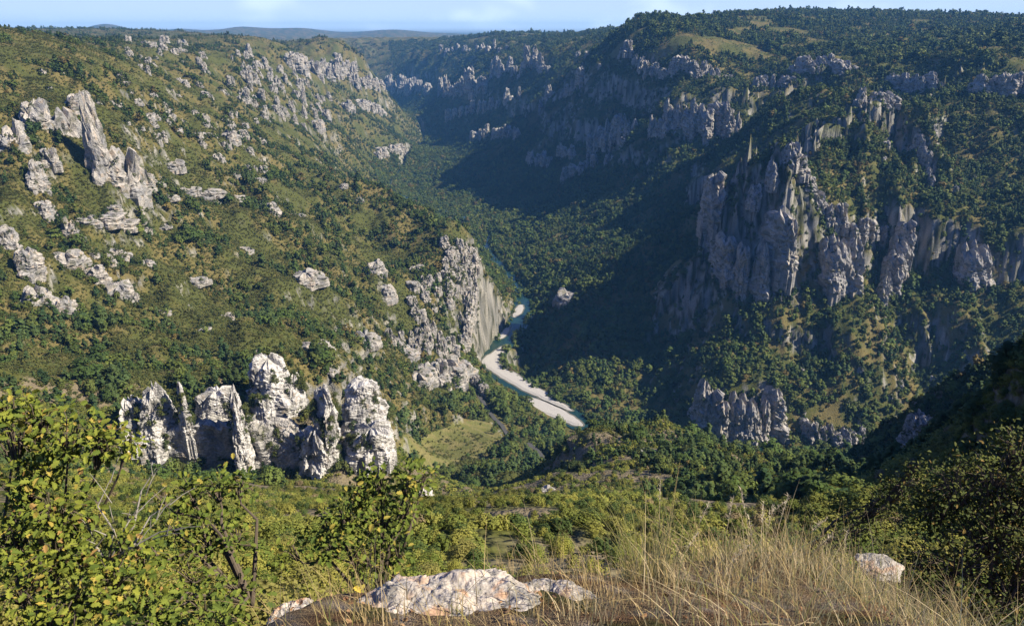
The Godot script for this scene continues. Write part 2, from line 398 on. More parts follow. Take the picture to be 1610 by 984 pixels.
func build_terrain() -> void:
	var r := 5.0
	while r < 15000.0:
		rows.append(r)
		r *= 1.012 if r < 90.0 else (1.0052 if r < 2300.0 else (1.009 if r < 6000.0 else 1.03))
	var nr := rows.size()
	tv.resize(nr * COLS)
	tn.resize(nr * COLS)
	trock.resize(nr * COLS)
	tside.resize(nr * COLS)
	var sn := PackedFloat32Array(); var cs := PackedFloat32Array(); var an := PackedFloat32Array()
	for i in COLS:
		var t := lerpf(-TA, TA, i / (COLS - 1.0))
		an.append(t); sn.append(sin(t)); cs.append(-cos(t))
	for j in nr:
		r = rows[j]
		var l := log(r)
		for i in COLS:
			var x := sn[i] * r
			var z := cs[i] * r
			var h := sample(an[i], l) * r
			tside[j * COLS + i] = smp_side
			tv[j * COLS + i] = Vector3(x, rough(x, z, r, h, smp_side), z)
	# normals, then ribs pushed out of the steep faces
	grid_normals(nr)
	for j in nr:
		if rows[j] < 250.0 or rows[j] > 6000.0: continue
		for i in COLS:
			var k := j * COLS + i
			var st := smoothstep(0.62, 0.45, tn[k].y)
			if st > 0.0:
				var p := tv[k]
				var q := n_rib.get_noise_3d(p.x, p.y * 0.22, p.z)
				var flat := Vector3(tn[k].x, 0.0, tn[k].z).normalized()
				var bed := n_rib.get_noise_3d(p.x * 0.35, p.y * 2.6, p.z * 0.35 + 400.0)
				tv[k] = p + flat * (absf(q) * 12.0 - 2.5 + bed * 4.5) * st
	grid_normals(nr)
	var col := PackedColorArray()
	col.resize(nr * COLS)
	for j in nr:
		r = rows[j]
		for i in COLS:
			var k := j * COLS + i
			col[k] = ground_colour(k, r)
	var idx := PackedInt32Array()
	idx.resize((nr - 1) * (COLS - 1) * 6)
	var w := 0
	for j in nr - 1:
		for i in COLS - 1:
			var k := j * COLS + i
			idx[w] = k; idx[w + 1] = k + 1; idx[w + 2] = k + COLS
			idx[w + 3] = k + 1; idx[w + 4] = k + COLS + 1; idx[w + 5] = k + COLS
			w += 6
	var mat := StandardMaterial3D.new()
	mat.vertex_color_use_as_albedo = true
	mat.roughness = 0.95
	mat.metallic_specular = 0.2
	mat.uv1_triplanar = true
	mat.uv1_world_triplanar = true
	mat.uv1_scale = Vector3.ONE / 23.0
	mat.albedo_texture = noise_texture(5, 0.03, 5, Color(0.60, 0.60, 0.58), Color(1, 1, 1), 512)
	mat.heightmap_enabled = true
	mat.heightmap_texture = noise_texture(6, 0.03, 5, Color.BLACK, Color.WHITE, 512)
	mat.heightmap_scale = 90.0
	tag(mesh_node("terrain", make_mesh(tv.duplicate(), col, tn.duplicate(), idx), mat), "", "", "", "structure")


func grid_normals(nr: int) -> void:
	for j in nr:
		var ja := maxi(j - 1, 0) * COLS
		var jb := mini(j + 1, nr - 1) * COLS
		for i in COLS:
			var ia := maxi(i - 1, 0)
			var ib := mini(i + 1, COLS - 1)
			tn[j * COLS + i] = (tv[j * COLS + ib] - tv[j * COLS + ia]).cross(tv[jb + i] - tv[ja + i]).normalized()


func ground_colour(k: int, r: float) -> Color:
	var p := tv[k]
	var up := tn[k].y
	var side := tside[k]
	var a := n_patch.get_noise_2d(p.x, p.z)
	var b := n_fine.get_noise_2d(p.x * 0.8, p.z * 0.8)
	var grass := Color(0.108, 0.118, 0.036).lerp(Color(0.205, 0.172, 0.068), smoothstep(-0.2, 0.3, a + b * 0.5))
	if r < 420.0:
		grass = Color(0.115, 0.125, 0.032).lerp(Color(0.26, 0.215, 0.14), smoothstep(-0.1, 0.2, -n_broad.get_noise_2d(p.x * 5.0, p.z * 5.0) + b * 0.35))
	if r > 480.0 and r < 850.0 and p.x < 30.0 and Geometry2D.is_point_in_polygon(Vector2(p.x, p.z), meadow_shape):
		grass = Color(0.21, 0.215, 0.068).lerp(Color(0.28, 0.25, 0.10), smoothstep(-0.2, 0.3, b))
	var rocky := smoothstep(0.60, 0.44, up + b * 0.14)
	trock[k] = rocky
	if r < 220.0: rocky *= 0.25
	trock[k] = rocky
	var q := n_rib.get_noise_3d(p.x * 1.4, p.y * (0.25 if side > 0.0 else 1.2), p.z * 1.4)
	var q2 := n_rib.get_noise_3d(p.x * 1.6, p.y * 2.8 + 70.0, p.z * 1.6)
	var stone := Color(0.25, 0.245, 0.235).lerp(Color(0.46, 0.435, 0.39), smoothstep(-0.3, 0.35, q + q2 * 0.6))
	stone = stone.lerp(Color(0.06, 0.065, 0.03), smoothstep(0.08, 0.3, q2 - q * 0.4))
	return grass.lerp(stone, rocky)


# ---------------------------------------------------------------- river
const BARS := [
	[Vector2(-42.3, -934.4), Vector2(-41.0, -940.7), Vector2(-38.4, -947.5), Vector2(-36.0, -955.0), Vector2(-30.3, -961.2), Vector2(-26.6, -968.2), Vector2(-23.8, -974.1), Vector2(-19.6, -979.7), Vector2(-16.6, -986.0), Vector2(-12.5, -989.3), Vector2(-8.8, -993.4), Vector2(-6.7, -994.1), Vector2(-5.5, -993.3), Vector2(-5.7, -989.8), Vector2(-4.9, -987.8), Vector2(-3.8, -982.8), Vector2(-6.4, -977.8), Vector2(-8.6, -972.3), Vector2(-12.1, -965.0), Vector2(-13.7, -958.0), Vector2(-14.6, -952.4), Vector2(-15.4, -945.9), Vector2(-14.8, -939.3), Vector2(-12.9, -931.4), Vector2(-11.3, -924.5), Vector2(-8.1, -918.4), Vector2(-4.3, -911.7), Vector2(-1.7, -905.3), Vector2(2.9, -899.8), Vector2(7.6, -893.5), Vector2(11.5, -885.6), Vector2(14.6, -879.0), Vector2(20.1, -872.7), Vector2(24.4, -866.8), Vector2(29.7, -858.4), Vector2(34.7, -852.0), Vector2(41.0, -844.9), Vector2(45.1, -839.1), Vector2(50.5, -831.5), Vector2(54.5, -824.9), Vector2(60.0, -818.5), Vector2(62.5, -812.1), Vector2(66.3, -806.7), Vector2(70.5, -799.6), Vector2(72.2, -794.8), Vector2(73.3, -793.1), Vector2(71.9, -792.7), Vector2(69.0, -794.0), Vector2(66.6, -795.0), Vector2(61.7, -799.9), Vector2(59.3, -802.4), Vector2(54.2, -806.8), Vector2(50.1, -810.3), Vector2(45.2, -816.1), Vector2(39.7, -820.4), Vector2(35.1, -826.0), Vector2(32.1, -831.2), Vector2(27.4, -834.2), Vector2(22.8, -839.0), Vector2(17.5, -844.2), Vector2(13.2, -848.2), Vector2(9.3, -853.9), Vector2(6.4, -858.3), Vector2(2.2, -864.2), Vector2(-2.7, -869.0), Vector2(-6.7, -875.1), Vector2(-10.8, -880.6), Vector2(-14.8, -884.3), Vector2(-17.6, -890.3), Vector2(-22.1, -896.4), Vector2(-26.5, -902.3), Vector2(-29.3, -907.5), Vector2(-34.4, -914.1), Vector2(-37.7, -921.0), Vector2(-40.9, -927.7)],
	[Vector2(7.7, -823.9), Vector2(9.8, -826.4), Vector2(14.0, -827.2), Vector2(17.2, -827.0), Vector2(22.3, -827.1), Vector2(25.4, -825.9), Vector2(30.2, -823.3), Vector2(35.3, -819.7), Vector2(40.4, -815.6), Vector2(44.6, -811.5), Vector2(49.7, -806.8), Vector2(53.3, -802.6), Vector2(58.3, -798.5), Vector2(62.5, -793.5), Vector2(65.4, -789.6), Vector2(68.2, -784.2), Vector2(73.1, -779.4), Vector2(76.3, -772.9), Vector2(79.6, -768.0), Vector2(82.0, -762.1), Vector2(82.8, -758.8), Vector2(82.1, -756.2), Vector2(80.3, -755.6), Vector2(76.4, -756.8), Vector2(73.8, -756.9), Vector2(70.1, -758.3), Vector2(67.4, -761.8), Vector2(63.3, -764.6), Vector2(58.4, -768.5), Vector2(54.7, -772.3), Vector2(50.2, -776.2), Vector2(46.3, -779.2), Vector2(42.0, -782.6), Vector2(36.7, -785.7), Vector2(31.8, -790.0), Vector2(28.1, -792.9), Vector2(23.9, -794.1), Vector2(20.5, -796.8), Vector2(17.4, -797.7), Vector2(14.2, -798.7), Vector2(11.8, -800.0), Vector2(10.3, -805.0), Vector2(8.7, -809.9), Vector2(7.0, -816.4), Vector2(7.3, -820.6)],
	[Vector2(1.9, -1111.1), Vector2(1.8, -1118.5), Vector2(3.7, -1128.1), Vector2(4.1, -1137.0), Vector2(6.9, -1147.0), Vector2(8.7, -1152.5), Vector2(10.0, -1157.8), Vector2(11.7, -1161.3), Vector2(15.0, -1163.1), Vector2(16.7, -1162.7), Vector2(17.3, -1162.8), Vector2(18.8, -1159.3), Vector2(18.3, -1154.4), Vector2(19.6, -1147.8), Vector2(18.1, -1141.2), Vector2(17.1, -1135.0), Vector2(16.2, -1129.8), Vector2(14.7, -1122.7), Vector2(10.8, -1117.3), Vector2(8.8, -1111.6), Vector2(7.7, -1109.5), Vector2(5.0, -1107.8), Vector2(4.6, -1106.6), Vector2(2.5, -1106.7), Vector2(1.6, -1108.2)],
	[Vector2(-19.6, -1022.3), Vector2(-18.7, -1027.4), Vector2(-17.3, -1035.0), Vector2(-15.4, -1043.2), Vector2(-12.8, -1051.4), Vector2(-10.4, -1057.1), Vector2(-10.0, -1062.0), Vector2(-7.6, -1064.3), Vector2(-5.3, -1067.3), Vector2(-5.6, -1067.9), Vector2(-4.1, -1067.6), Vector2(-3.3, -1064.6), Vector2(-3.8, -1059.1), Vector2(-4.4, -1053.8), Vector2(-4.3, -1047.8), Vector2(-6.2, -1041.1), Vector2(-7.9, -1036.0), Vector2(-8.5, -1031.4), Vector2(-11.2, -1025.7), Vector2(-11.9, -1022.7), Vector2(-14.3, -1019.1), Vector2(-15.9, -1017.9), Vector2(-18.1, -1016.6), Vector2(-18.4, -1017.9), Vector2(-20.4, -1018.1)]
]
const ROAD := [Vector2(-49.1, -813.1), Vector2(-39.9, -781.0), Vector2(-26.9, -747.2), Vector2(-10.5, -714.8), Vector2(4.6, -670.5), Vector2(20.7, -629.9), Vector2(34.9, -612.9)]
const MEADOW := [Vector2(-92.0, -469.9), Vector2(-87.5, -498.5), Vector2(-89.6, -626.5), Vector2(-68.4, -664.0), Vector2(-41.9, -715.0), Vector2(-23.2, -718.8), Vector2(-5.1, -649.5), Vector2(-18.2, -610.9), Vector2(-41.1, -545.8), Vector2(-66.9, -492.2)]

func build_river() -> void:
	var v := PackedVector3Array(); var n := PackedVector3Array(); var idx := PackedInt32Array()
	var curve := Curve2D.new()
	for k in RIVER.size():
		var a: Vector2 = RIVER[maxi(k - 1, 0)]
		var b: Vector2 = RIVER[mini(k + 1, RIVER.size() - 1)]
		curve.add_point(RIVER[k], -(b - a) / 6.0, (b - a) / 6.0)
	var steps := 260
	for s in steps + 1:
		var q := curve.sample_baked(curve.get_baked_length() * s / steps)
		var q2 := curve.sample_baked(minf(curve.get_baked_length() * (s + 0.5) / steps, curve.get_baked_length()))
		if s == steps: q2 = q + (q - curve.sample_baked(curve.get_baked_length() * (s - 0.5) / steps))
		var side := (q2 - q).normalized().orthogonal()
		for e in [-1.0, 1.0]:
			var w: Vector2 = q + side * float(e) * lerpf(19.0, 8.0, smoothstep(1150.0, 1450.0, q.length()))
			v.append(Vector3(w.x, RIVER_Y + 0.3, w.y)); n.append(Vector3.UP)
		if s < steps:
			var k := s * 2
			idx.append_array([k, k + 2, k + 1, k + 1, k + 2, k + 3])
	var mat := StandardMaterial3D.new()
	mat.albedo_color = Color(0.011, 0.034, 0.027).linear_to_srgb()
	mat.roughness = 0.10
	mat.metallic_specular = 0.35
	mat.heightmap_enabled = true
	mat.uv1_triplanar = true
	mat.uv1_world_triplanar = true
	mat.uv1_scale = Vector3.ONE / 9.0
	mat.heightmap_texture = noise_texture(71, 0.04, 3, Color.BLACK, Color.WHITE, 256)
	mat.heightmap_scale = 6.0
	tag(mesh_node("river", make_mesh(v, PackedColorArray(), n, idx), mat), "", "", "", "structure")
	var gm := StandardMaterial3D.new()
	gm.roughness = 0.95
	gm.uv1_triplanar = true
	gm.uv1_world_triplanar = true
	gm.uv1_scale = Vector3.ONE / 14.0
	gm.albedo_texture = noise_texture(72, 0.05, 5, Color(0.48, 0.47, 0.45), Color(0.82, 0.80, 0.77), 512)
	gm.heightmap_enabled = true
	gm.heightmap_texture = noise_texture(73, 0.2, 3, Color.BLACK, Color.WHITE, 512)
	gm.heightmap_scale = 25.0
	var rm := StandardMaterial3D.new()
	rm.albedo_color = Color(0.055, 0.054, 0.052).linear_to_srgb()
	rm.roughness = 0.95
	var rc := Curve2D.new()
	for q in ROAD: rc.add_point(q)
	var rv := PackedVector3Array(); var rn := PackedVector3Array(); var ri := PackedInt32Array()
	var cnt := int(rc.get_baked_length() / 4.0)
	for s in cnt + 1:
		var q := rc.sample_baked(minf(s * 4.0, rc.get_baked_length()))
		var t := (rc.sample_baked(minf(s * 4.0 + 3.0, rc.get_baked_length())) - rc.sample_baked(maxf(s * 4.0 - 3.0, 0.0))).normalized().orthogonal()
		var y := ground_at(q.x, q.y) + 1.2
		rv.append_array([Vector3(q.x + t.x * 2.3, y, q.y + t.y * 2.3), Vector3(q.x - t.x * 2.3, y, q.y - t.y * 2.3)])
		rn.append_array([Vector3.UP, Vector3.UP])
		if s < cnt: ri.append_array([s * 2, s * 2 + 1, s * 2 + 2, s * 2 + 1, s * 2 + 3, s * 2 + 2])
	tag(mesh_node("road", make_mesh(rv, PackedColorArray(), rn, ri), rm), "", "", "", "structure")
	var wet := StandardMaterial3D.new()
	wet.albedo_texture = noise_texture(74, 0.06, 4, Color(0.24, 0.25, 0.21), Color(0.48, 0.46, 0.40), 256)
	wet.uv1_triplanar = true
	wet.uv1_world_triplanar = true
	wet.uv1_scale = Vector3.ONE / 8.0
	wet.roughness = 0.6
	for poly in BARS:
		var shore := PackedVector3Array()
		for ring in Geometry2D.offset_polygon(PackedVector2Array(poly), 2.6):
			var t3 := Geometry2D.triangulate_polygon(ring)
			for k in range(0, t3.size(), 3):
				var a: Vector2 = ring[t3[k]]; var b: Vector2 = ring[t3[k + 1]]; var c: Vector2 = ring[t3[k + 2]]
				if (b - a).cross(c - a) > 0.0:
					var w := b; b = c; c = w
				for q in [a, b, c]: shore.append(Vector3(q.x, RIVER_Y + 0.5, q.y))
		tag(mesh_node("wet_shore", make_mesh(shore, PackedColorArray()), wet), "", "", "", "structure")
		tag(mesh_node("gravel_bar", gravel_mesh(poly), gm), "", "", "", "structure")


func gravel_mesh(poly: Array) -> ArrayMesh:
	var p := PackedVector2Array(poly)
	var mid := Vector2.ZERO
	for q in p: mid += q / p.size()
	# three nested rings: waterline, shoulder, crown
	var v := PackedVector3Array()
	var inner: Array = Geometry2D.offset_polygon(p, -3.0)
	var tri := Geometry2D.triangulate_polygon(p)
	for k in range(0, tri.size(), 3):
		var a := p[tri[k]]; var b := p[tri[k + 1]]; var c := p[tri[k + 2]]
		if (b - a).cross(c - a) > 0.0:
			var s := b; b = c; c = s
		for q in [a, b, c]: v.append(Vector3(q.x, RIVER_Y + 0.75, q.y))
	for k in p.size():
		var a := p[k]; var b := p[(k + 1) % p.size()]
		var oa := a + (a - mid).normalized() * 3.0
		var ob := b + (b - mid).normalized() * 3.0
		v.append_array([Vector3(a.x, RIVER_Y + 0.75, a.y), Vector3(b.x, RIVER_Y + 0.75, b.y), Vector3(oa.x, RIVER_Y - 1.5, oa.y), Vector3(b.x, RIVER_Y + 0.75, b.y), Vector3(ob.x, RIVER_Y - 1.5, ob.y), Vector3(oa.x, RIVER_Y - 1.5, oa.y)])
	for poly2 in inner:
		var t2 := Geometry2D.triangulate_polygon(poly2)
		for k in range(0, t2.size(), 3):
			var a: Vector2 = poly2[t2[k]]; var b: Vector2 = poly2[t2[k + 1]]; var c: Vector2 = poly2[t2[k + 2]]
			if (b - a).cross(c - a) > 0.0:
				var s := b; b = c; c = s
			for q in [a, b, c]: v.append(Vector3(q.x, RIVER_Y + 1.1, q.y))
	return make_mesh(v, PackedColorArray())


# ---------------------------------------------------------------- rocks
# x, z, width, height, depth, shape, turn, group
const ROCKS := [
	[-388.5, -699.2, 22.3, 87.0, 22.3, 2, 4.17, 1, "tallest grey limestone column of the crags near the rim, dark on one flank"],
	[-382.7, -706.2, 26.5, 36.4, 26.5, 0, 2.09, 1, "bulbous grey rock leaning against the tallest column"],
	[-374.6, -719.7, 28.4, 47.9, 28.4, 13, 6.15, 1, "broad bulging pale rock at the foot of the tallest column"],
	[-378.2, -758.1, 19.9, 22.6, 19.9, 12, 4.40, 1, "small knob at the outer end of the bulging rocks"],
	[-446.8, -707.1, 27.2, 34.0, 27.2, 1, 0.77, 1, "squarish grey crag at the upper end of the crags near the rim"],
	[-440.0, -738.1, 33.6, 32.9, 33.6, 3, 1.38, 1, "wide cliffy crag between the squarish crag and the tallest column"],
	[-456.3, -801.1, 24.7, 27.9, 24.7, 3, 4.47, 1, "small crag perched uphill of the tallest column"],
	[-442.6, -667.3, 23.5, 29.8, 23.5, 4, 6.24, 1, "stepped grey crag downhill of the squarish crag"],
	[-410.5, -634.5, 16.8, 27.5, 16.8, 14, 0.94, 1, "lone spike standing downhill of the stepped crag"],
	[-454.7, -670.8, 27.2, 19.5, 27.2, 5, 2.60, 1, "half-hidden crag at the outer edge of the crags near the rim"],
	[-421.1, -677.0, 15.1, 16.6, 15.1, 5, 0.42, 1, "low knob between the stepped crag and the tallest column"],
	[-380.1, -538.0, 17.0, 22.5, 17.0, 6, 0.27, 0, ""],
	[-351.4, -512.6, 18.0, 23.3, 18.0, 3, 4.15, 0, ""],
	[-329.2, -482.3, 23.2, 24.5, 23.2, 2, 1.76, 0, ""],
	[-317.1, -485.8, 16.7, 20.1, 16.7, 3, 4.66, 0, ""],
	[-346.0, -551.5, 23.4, 11.3, 23.4, 4, 0.06, 0, ""],
	[-329.7, -554.4, 18.7, 13.8, 18.7, 2, 1.98, 0, ""],
	[-308.8, -547.5, 19.4, 16.9, 19.4, 15, 3.07, 0, ""],
	[-301.4, -549.5, 11.1, 12.5, 11.1, 11, 5.74, 0, ""],
	[-392.5, -611.0, 16.3, 12.1, 16.3, 4, 4.38, 0, ""],
	[-368.6, -597.9, 14.4, 19.3, 14.4, 4, 3.57, 0, ""],
	[-370.7, -629.5, 20.7, 8.4, 20.7, 9, 5.72, 0, ""],
	[-359.0, -641.0, 24.0, 9.4, 24.0, 7, 1.65, 0, ""],
	[-352.7, -655.0, 21.6, 7.9, 21.6, 7, 1.60, 0, ""],
	[-340.9, -620.0, 15.0, 6.8, 15.0, 9, 3.25, 0, ""],
	[-322.0, -621.6, 15.2, 7.7, 15.2, 4, 5.07, 0, ""],
	[-398.0, -875.2, 21.6, 12.3, 21.6, 11, 2.85, 0, ""],
	[-405.0, -974.3, 11.2, 16.6, 11.2, 12, 1.13, 0, ""],
	[-396.9, -1048.3, 30.1, 17.2, 30.1, 0, 4.11, 0, ""],
	[-440.3, -917.9, 15.7, 10.3, 15.7, 2, 3.60, 0, ""],
	[-356.9, -861.8, 31.6, 7.8, 31.6, 1, 0.57, 0, ""],
	[-371.8, -847.5, 22.4, 7.7, 22.4, 3, 3.18, 0, ""],
	[-338.1, -902.5, 26.5, 8.2, 26.5, 14, 1.50, 0, ""],
	[-290.2, -878.3, 19.6, 19.8, 19.6, 14, 3.02, 0, ""],
	[-274.2, -930.2, 24.9, 14.8, 24.9, 10, 0.68, 0, ""],
	[-212.3, -725.6, 36.6, 14.3, 36.6, 0, 3.40, 0, ""],
	[-243.9, -585.0, 16.5, 11.0, 16.5, 12, 0.34, 0, ""],
	[-147.5, -505.6, 22.3, 8.3, 22.3, 4, 5.93, 0, ""],
	[-150.4, -693.9, 25.3, 13.5, 25.3, 13, 4.28, 0, ""],
	[-294.4, -654.9, 20.0, 5.5, 20.0, 7, 4.71, 0, ""],
	[-289.0, -759.8, 25.2, 6.2, 25.2, 2, 6.11, 0, ""],
	[-211.7, -427.9, 7.6, 6.5, 7.6, 15, 5.15, 0, ""],
	[-129.7, -476.9, 11.5, 3.7, 11.5, 4, 4.41, 0, ""],
	[-278.9, -547.7, 12.9, 3.2, 12.9, 12, 2.22, 0, ""],
	[-239.9, -530.5, 10.0, 3.1, 10.0, 7, 1.82, 0, ""],
	[-181.6, -482.2, 8.5, 3.3, 8.5, 11, 5.00, 0, ""],
	[-265.9, -1155.0, 15.3, 6.0, 15.3, 12, 0.86, 0, ""],
	[-236.7, -1130.3, 15.0, 5.9, 15.0, 11, 4.07, 0, ""],
	[-464.5, -947.2, 12.4, 7.7, 12.4, 6, 4.65, 0, ""],
	[-508.0, -909.9, 6.6, 5.6, 6.6, 1, 3.08, 0, ""],
	[-438.0, -931.5, 9.0, 7.1, 9.0, 9, 5.59, 0, ""],
	[-463.6, -884.1, 9.2, 4.9, 9.2, 4, 4.10, 0, ""],
	[-444.6, -699.3, 9.4, 5.6, 9.4, 8, 0.69, 0, ""],
	[-433.0, -876.6, 10.5, 4.6, 10.5, 1, 2.16, 0, ""],
	[-479.3, -962.8, 7.2, 4.9, 7.2, 14, 2.96, 0, ""],
	[-573.8, -1250.2, 14.6, 8.3, 14.6, 7, 4.58, 0, ""],
	[-505.0, -838.0, 6.0, 5.3, 6.0, 2, 3.88, 0, ""],
	[-435.3, -914.8, 11.0, 5.6, 11.0, 11, 1.78, 0, ""],
	[-436.0, -856.0, 7.1, 5.6, 7.1, 6, 5.91, 0, ""],
	[-462.9, -891.1, 12.4, 4.4, 12.4, 1, 2.85, 0, ""],
	[-501.9, -988.2, 7.2, 9.9, 7.2, 11, 5.90, 0, ""],
	[-493.0, -980.6, 12.4, 5.3, 12.4, 15, 0.34, 0, ""],
	[-520.8, -890.7, 8.7, 4.7, 8.7, 8, 5.23, 0, ""],
	[-445.8, -795.1, 10.6, 8.7, 10.6, 6, 1.13, 0, ""],
	[-468.6, -861.3, 9.3, 4.7, 9.3, 10, 4.97, 0, ""],
	[-434.4, -683.3, 5.7, 3.8, 5.7, 6, 3.92, 0, ""],
	[-475.9, -856.7, 8.6, 8.3, 8.6, 4, 4.56, 0, ""],
	[-491.6, -1049.7, 10.7, 10.5, 10.7, 7, 3.48, 0, ""],
	[-474.4, -772.9, 9.7, 5.1, 9.7, 12, 1.96, 0, ""],
	[-522.7, -862.5, 7.5, 4.6, 7.5, 13, 6.08, 0, ""],
	[-455.2, -1219.7, 14.8, 8.4, 14.8, 6, 5.00, 0, ""],
	[-350.2, -1005.9, 8.1, 11.1, 8.1, 12, 4.72, 0, ""],
	[-381.7, -967.9, 13.5, 10.6, 13.5, 0, 2.78, 0, ""],
	[-378.6, -1065.0, 18.0, 11.3, 18.0, 13, 1.68, 0, ""],
	[-432.1, -1221.2, 10.4, 6.8, 10.4, 5, 0.86, 0, ""],
	[-449.0, -1131.0, 8.5, 10.3, 8.5, 0, 0.17, 0, ""],
	[-463.4, -1015.2, 10.8, 11.5, 10.8, 0, 1.45, 0, ""],
	[-428.8, -1053.8, 11.0, 5.4, 11.0, 5, 4.56, 0, ""],
	[-431.0, -947.8, 8.4, 9.8, 8.4, 14, 4.80, 0, ""],
	[-419.3, -1030.8, 10.8, 8.6, 10.8, 7, 2.90, 0, ""],
	[-418.5, -1028.4, 15.3, 12.4, 15.3, 15, 6.09, 0, ""],
	[-477.6, -1252.5, 19.1, 10.2, 19.1, 1, 1.30, 0, ""],
	[-416.0, -881.6, 8.5, 9.2, 8.5, 11, 2.47, 0, ""],
	[-442.4, -1016.0, 9.3, 9.3, 9.3, 11, 4.80, 0, ""],
	[-436.3, -1220.7, 18.7, 13.7, 18.7, 1, 3.88, 0, ""],
	[-483.7, -1183.8, 18.2, 10.2, 18.2, 1, 0.59, 0, ""],
	[-400.9, -965.5, 9.7, 11.7, 9.7, 10, 3.00, 0, ""],
	[-408.1, -1013.0, 8.2, 6.6, 8.2, 0, 0.65, 0, ""],
	[-393.3, -1021.9, 15.8, 5.3, 15.8, 0, 3.83, 0, ""],
	[-409.3, -1032.2, 13.1, 10.6, 13.1, 14, 6.17, 0, ""],
	[-356.0, -994.3, 14.3, 10.2, 14.3, 4, 5.02, 0, ""],
	[-411.8, -984.2, 13.8, 8.8, 13.8, 9, 1.80, 0, ""],
	[-421.7, -903.5, 12.0, 10.4, 12.0, 13, 1.93, 0, ""],
	[-433.9, -1289.2, 18.5, 7.2, 18.5, 2, 4.21, 0, ""],
	[-344.7, -1020.5, 14.6, 11.9, 14.6, 6, 3.03, 0, ""],
	[-463.7, -1028.8, 10.8, 11.1, 10.8, 13, 2.47, 0, ""],
	[-443.5, -952.2, 8.5, 9.4, 8.5, 6, 5.72, 0, ""],
	[-440.7, -1155.1, 9.6, 11.8, 9.6, 11, 1.56, 0, ""],
	[-447.6, -991.6, 14.9, 10.8, 14.9, 2, 5.63, 0, ""],
	[-423.4, -949.7, 14.1, 6.4, 14.1, 2, 3.58, 0, ""],
	[-389.8, -1020.3, 13.0, 8.3, 13.0, 7, 2.67, 0, ""],
	[-383.8, -963.7, 10.0, 7.0, 10.0, 10, 1.18, 0, ""],
	[-465.0, -1013.0, 12.8, 9.5, 12.8, 5, 2.72, 0, ""],
	[-489.5, -1169.8, 17.4, 8.7, 17.4, 2, 0.39, 0, ""],
	[-351.0, -849.6, 18.3, 4.4, 18.3, 14, 4.05, 0, ""],
	[-337.9, -983.7, 17.7, 7.0, 17.7, 15, 5.27, 0, ""],
	[-363.0, -751.0, 7.8, 3.9, 7.8, 11, 3.87, 0, ""],
	[-361.0, -769.9, 14.4, 5.5, 14.4, 5, 4.48, 0, ""],
	[-311.7, -894.0, 15.4, 6.9, 15.4, 3, 2.29, 0, ""],
	[-346.4, -962.8, 12.6, 4.4, 12.6, 2, 1.54, 0, ""],
	[-326.9, -953.5, 8.5, 7.4, 8.5, 11, 0.83, 0, ""],
	[-375.8, -782.0, 10.4, 5.3, 10.4, 15, 4.77, 0, ""],
	[-350.8, -937.5, 9.7, 5.4, 9.7, 11, 4.72, 0, ""],
	[-378.3, -837.1, 8.9, 6.2, 8.9, 2, 3.62, 0, ""],
	[-366.1, -642.6, 13.1, 4.4, 13.1, 1, 1.38, 0, ""],
	[-345.7, -715.3, 13.3, 3.4, 13.3, 3, 3.48, 0, ""],
	[-367.5, -667.9, 13.5, 5.7, 13.5, 7, 0.58, 0, ""],
	[-343.3, -602.4, 5.5, 5.0, 5.5, 11, 5.09, 0, ""],
	[-363.8, -598.7, 13.2, 5.2, 13.2, 2, 0.33, 0, ""],
	[-339.0, -574.6, 8.8, 3.9, 8.8, 2, 6.00, 0, ""],
	[-336.9, -624.0, 9.7, 2.6, 9.7, 5, 2.47, 0, ""],
	[-348.1, -680.8, 11.6, 6.0, 11.6, 1, 1.35, 0, ""],
	[-346.5, -618.4, 12.5, 5.3, 12.5, 13, 5.75, 0, ""],
	[-334.6, -586.8, 11.5, 5.3, 11.5, 4, 1.90, 0, ""],
	[-577.2, -1675.4, 8.8, 21.5, 8.8, 12, 2.65, 2, ""],
	[-613.4, -1850.3, 11.7, 30.0, 11.7, 3, 4.83, 2, ""],
	[-656.6, -2454.6, 20.9, 21.5, 20.9, 13, 5.56, 2, ""],
	[-742.1, -2200.3, 20.2, 42.8, 20.2, 14, 0.86, 2, ""],
	[-558.3, -1644.7, 16.4, 14.4, 16.4, 5, 5.10, 2, ""],
	[-750.3, -2132.5, 17.6, 25.8, 17.6, 6, 0.95, 2, ""],
	[-520.5, -1711.8, 15.0, 16.4, 15.0, 3, 0.66, 2, ""],
	[-645.4, -2054.3, 19.9, 30.4, 19.9, 14, 6.07, 2, ""],
	[-604.1, -1797.4, 11.2, 26.7, 11.2, 12, 0.84, 2, ""],
	[-556.1, -1812.3, 8.8, 32.1, 8.8, 13, 1.46, 2, ""],
	[-625.5, -2284.6, 14.8, 41.0, 14.8, 7, 0.24, 2, ""],
	[-635.0, -2008.1, 9.8, 23.8, 9.8, 14, 0.64, 2, ""],
	[-574.8, -1625.8, 12.9, 19.0, 12.9, 12, 6.20, 2, ""],
	[-688.1, -2115.0, 20.7, 19.4, 20.7, 14, 0.35, 2, ""],
	[-602.5, -1771.5, 9.4, 25.6, 9.4, 11, 5.21, 2, ""],
	[-664.0, -1912.8, 14.2, 28.6, 14.2, 6, 3.56, 2, ""],
	[-612.4, -1690.2, 9.2, 31.9, 9.2, 11, 6.08, 2, ""],
	[-670.6, -2026.2, 18.2, 34.5, 18.2, 8, 1.58, 2, ""],
	[-733.3, -2035.2, 11.4, 35.6, 11.4, 8, 3.72, 2, ""],
	[-514.7, -1997.2, 19.1, 31.6, 19.1, 1, 5.66, 2, ""],
	[-684.3, -2149.3, 15.5, 35.3, 15.5, 15, 4.23, 2, ""],
	[-682.0, -2428.5, 17.0, 32.0, 17.0, 14, 3.84, 2, ""],
	[-555.0, -1624.9, 8.8, 14.9, 8.8, 2, 0.27, 2, ""],
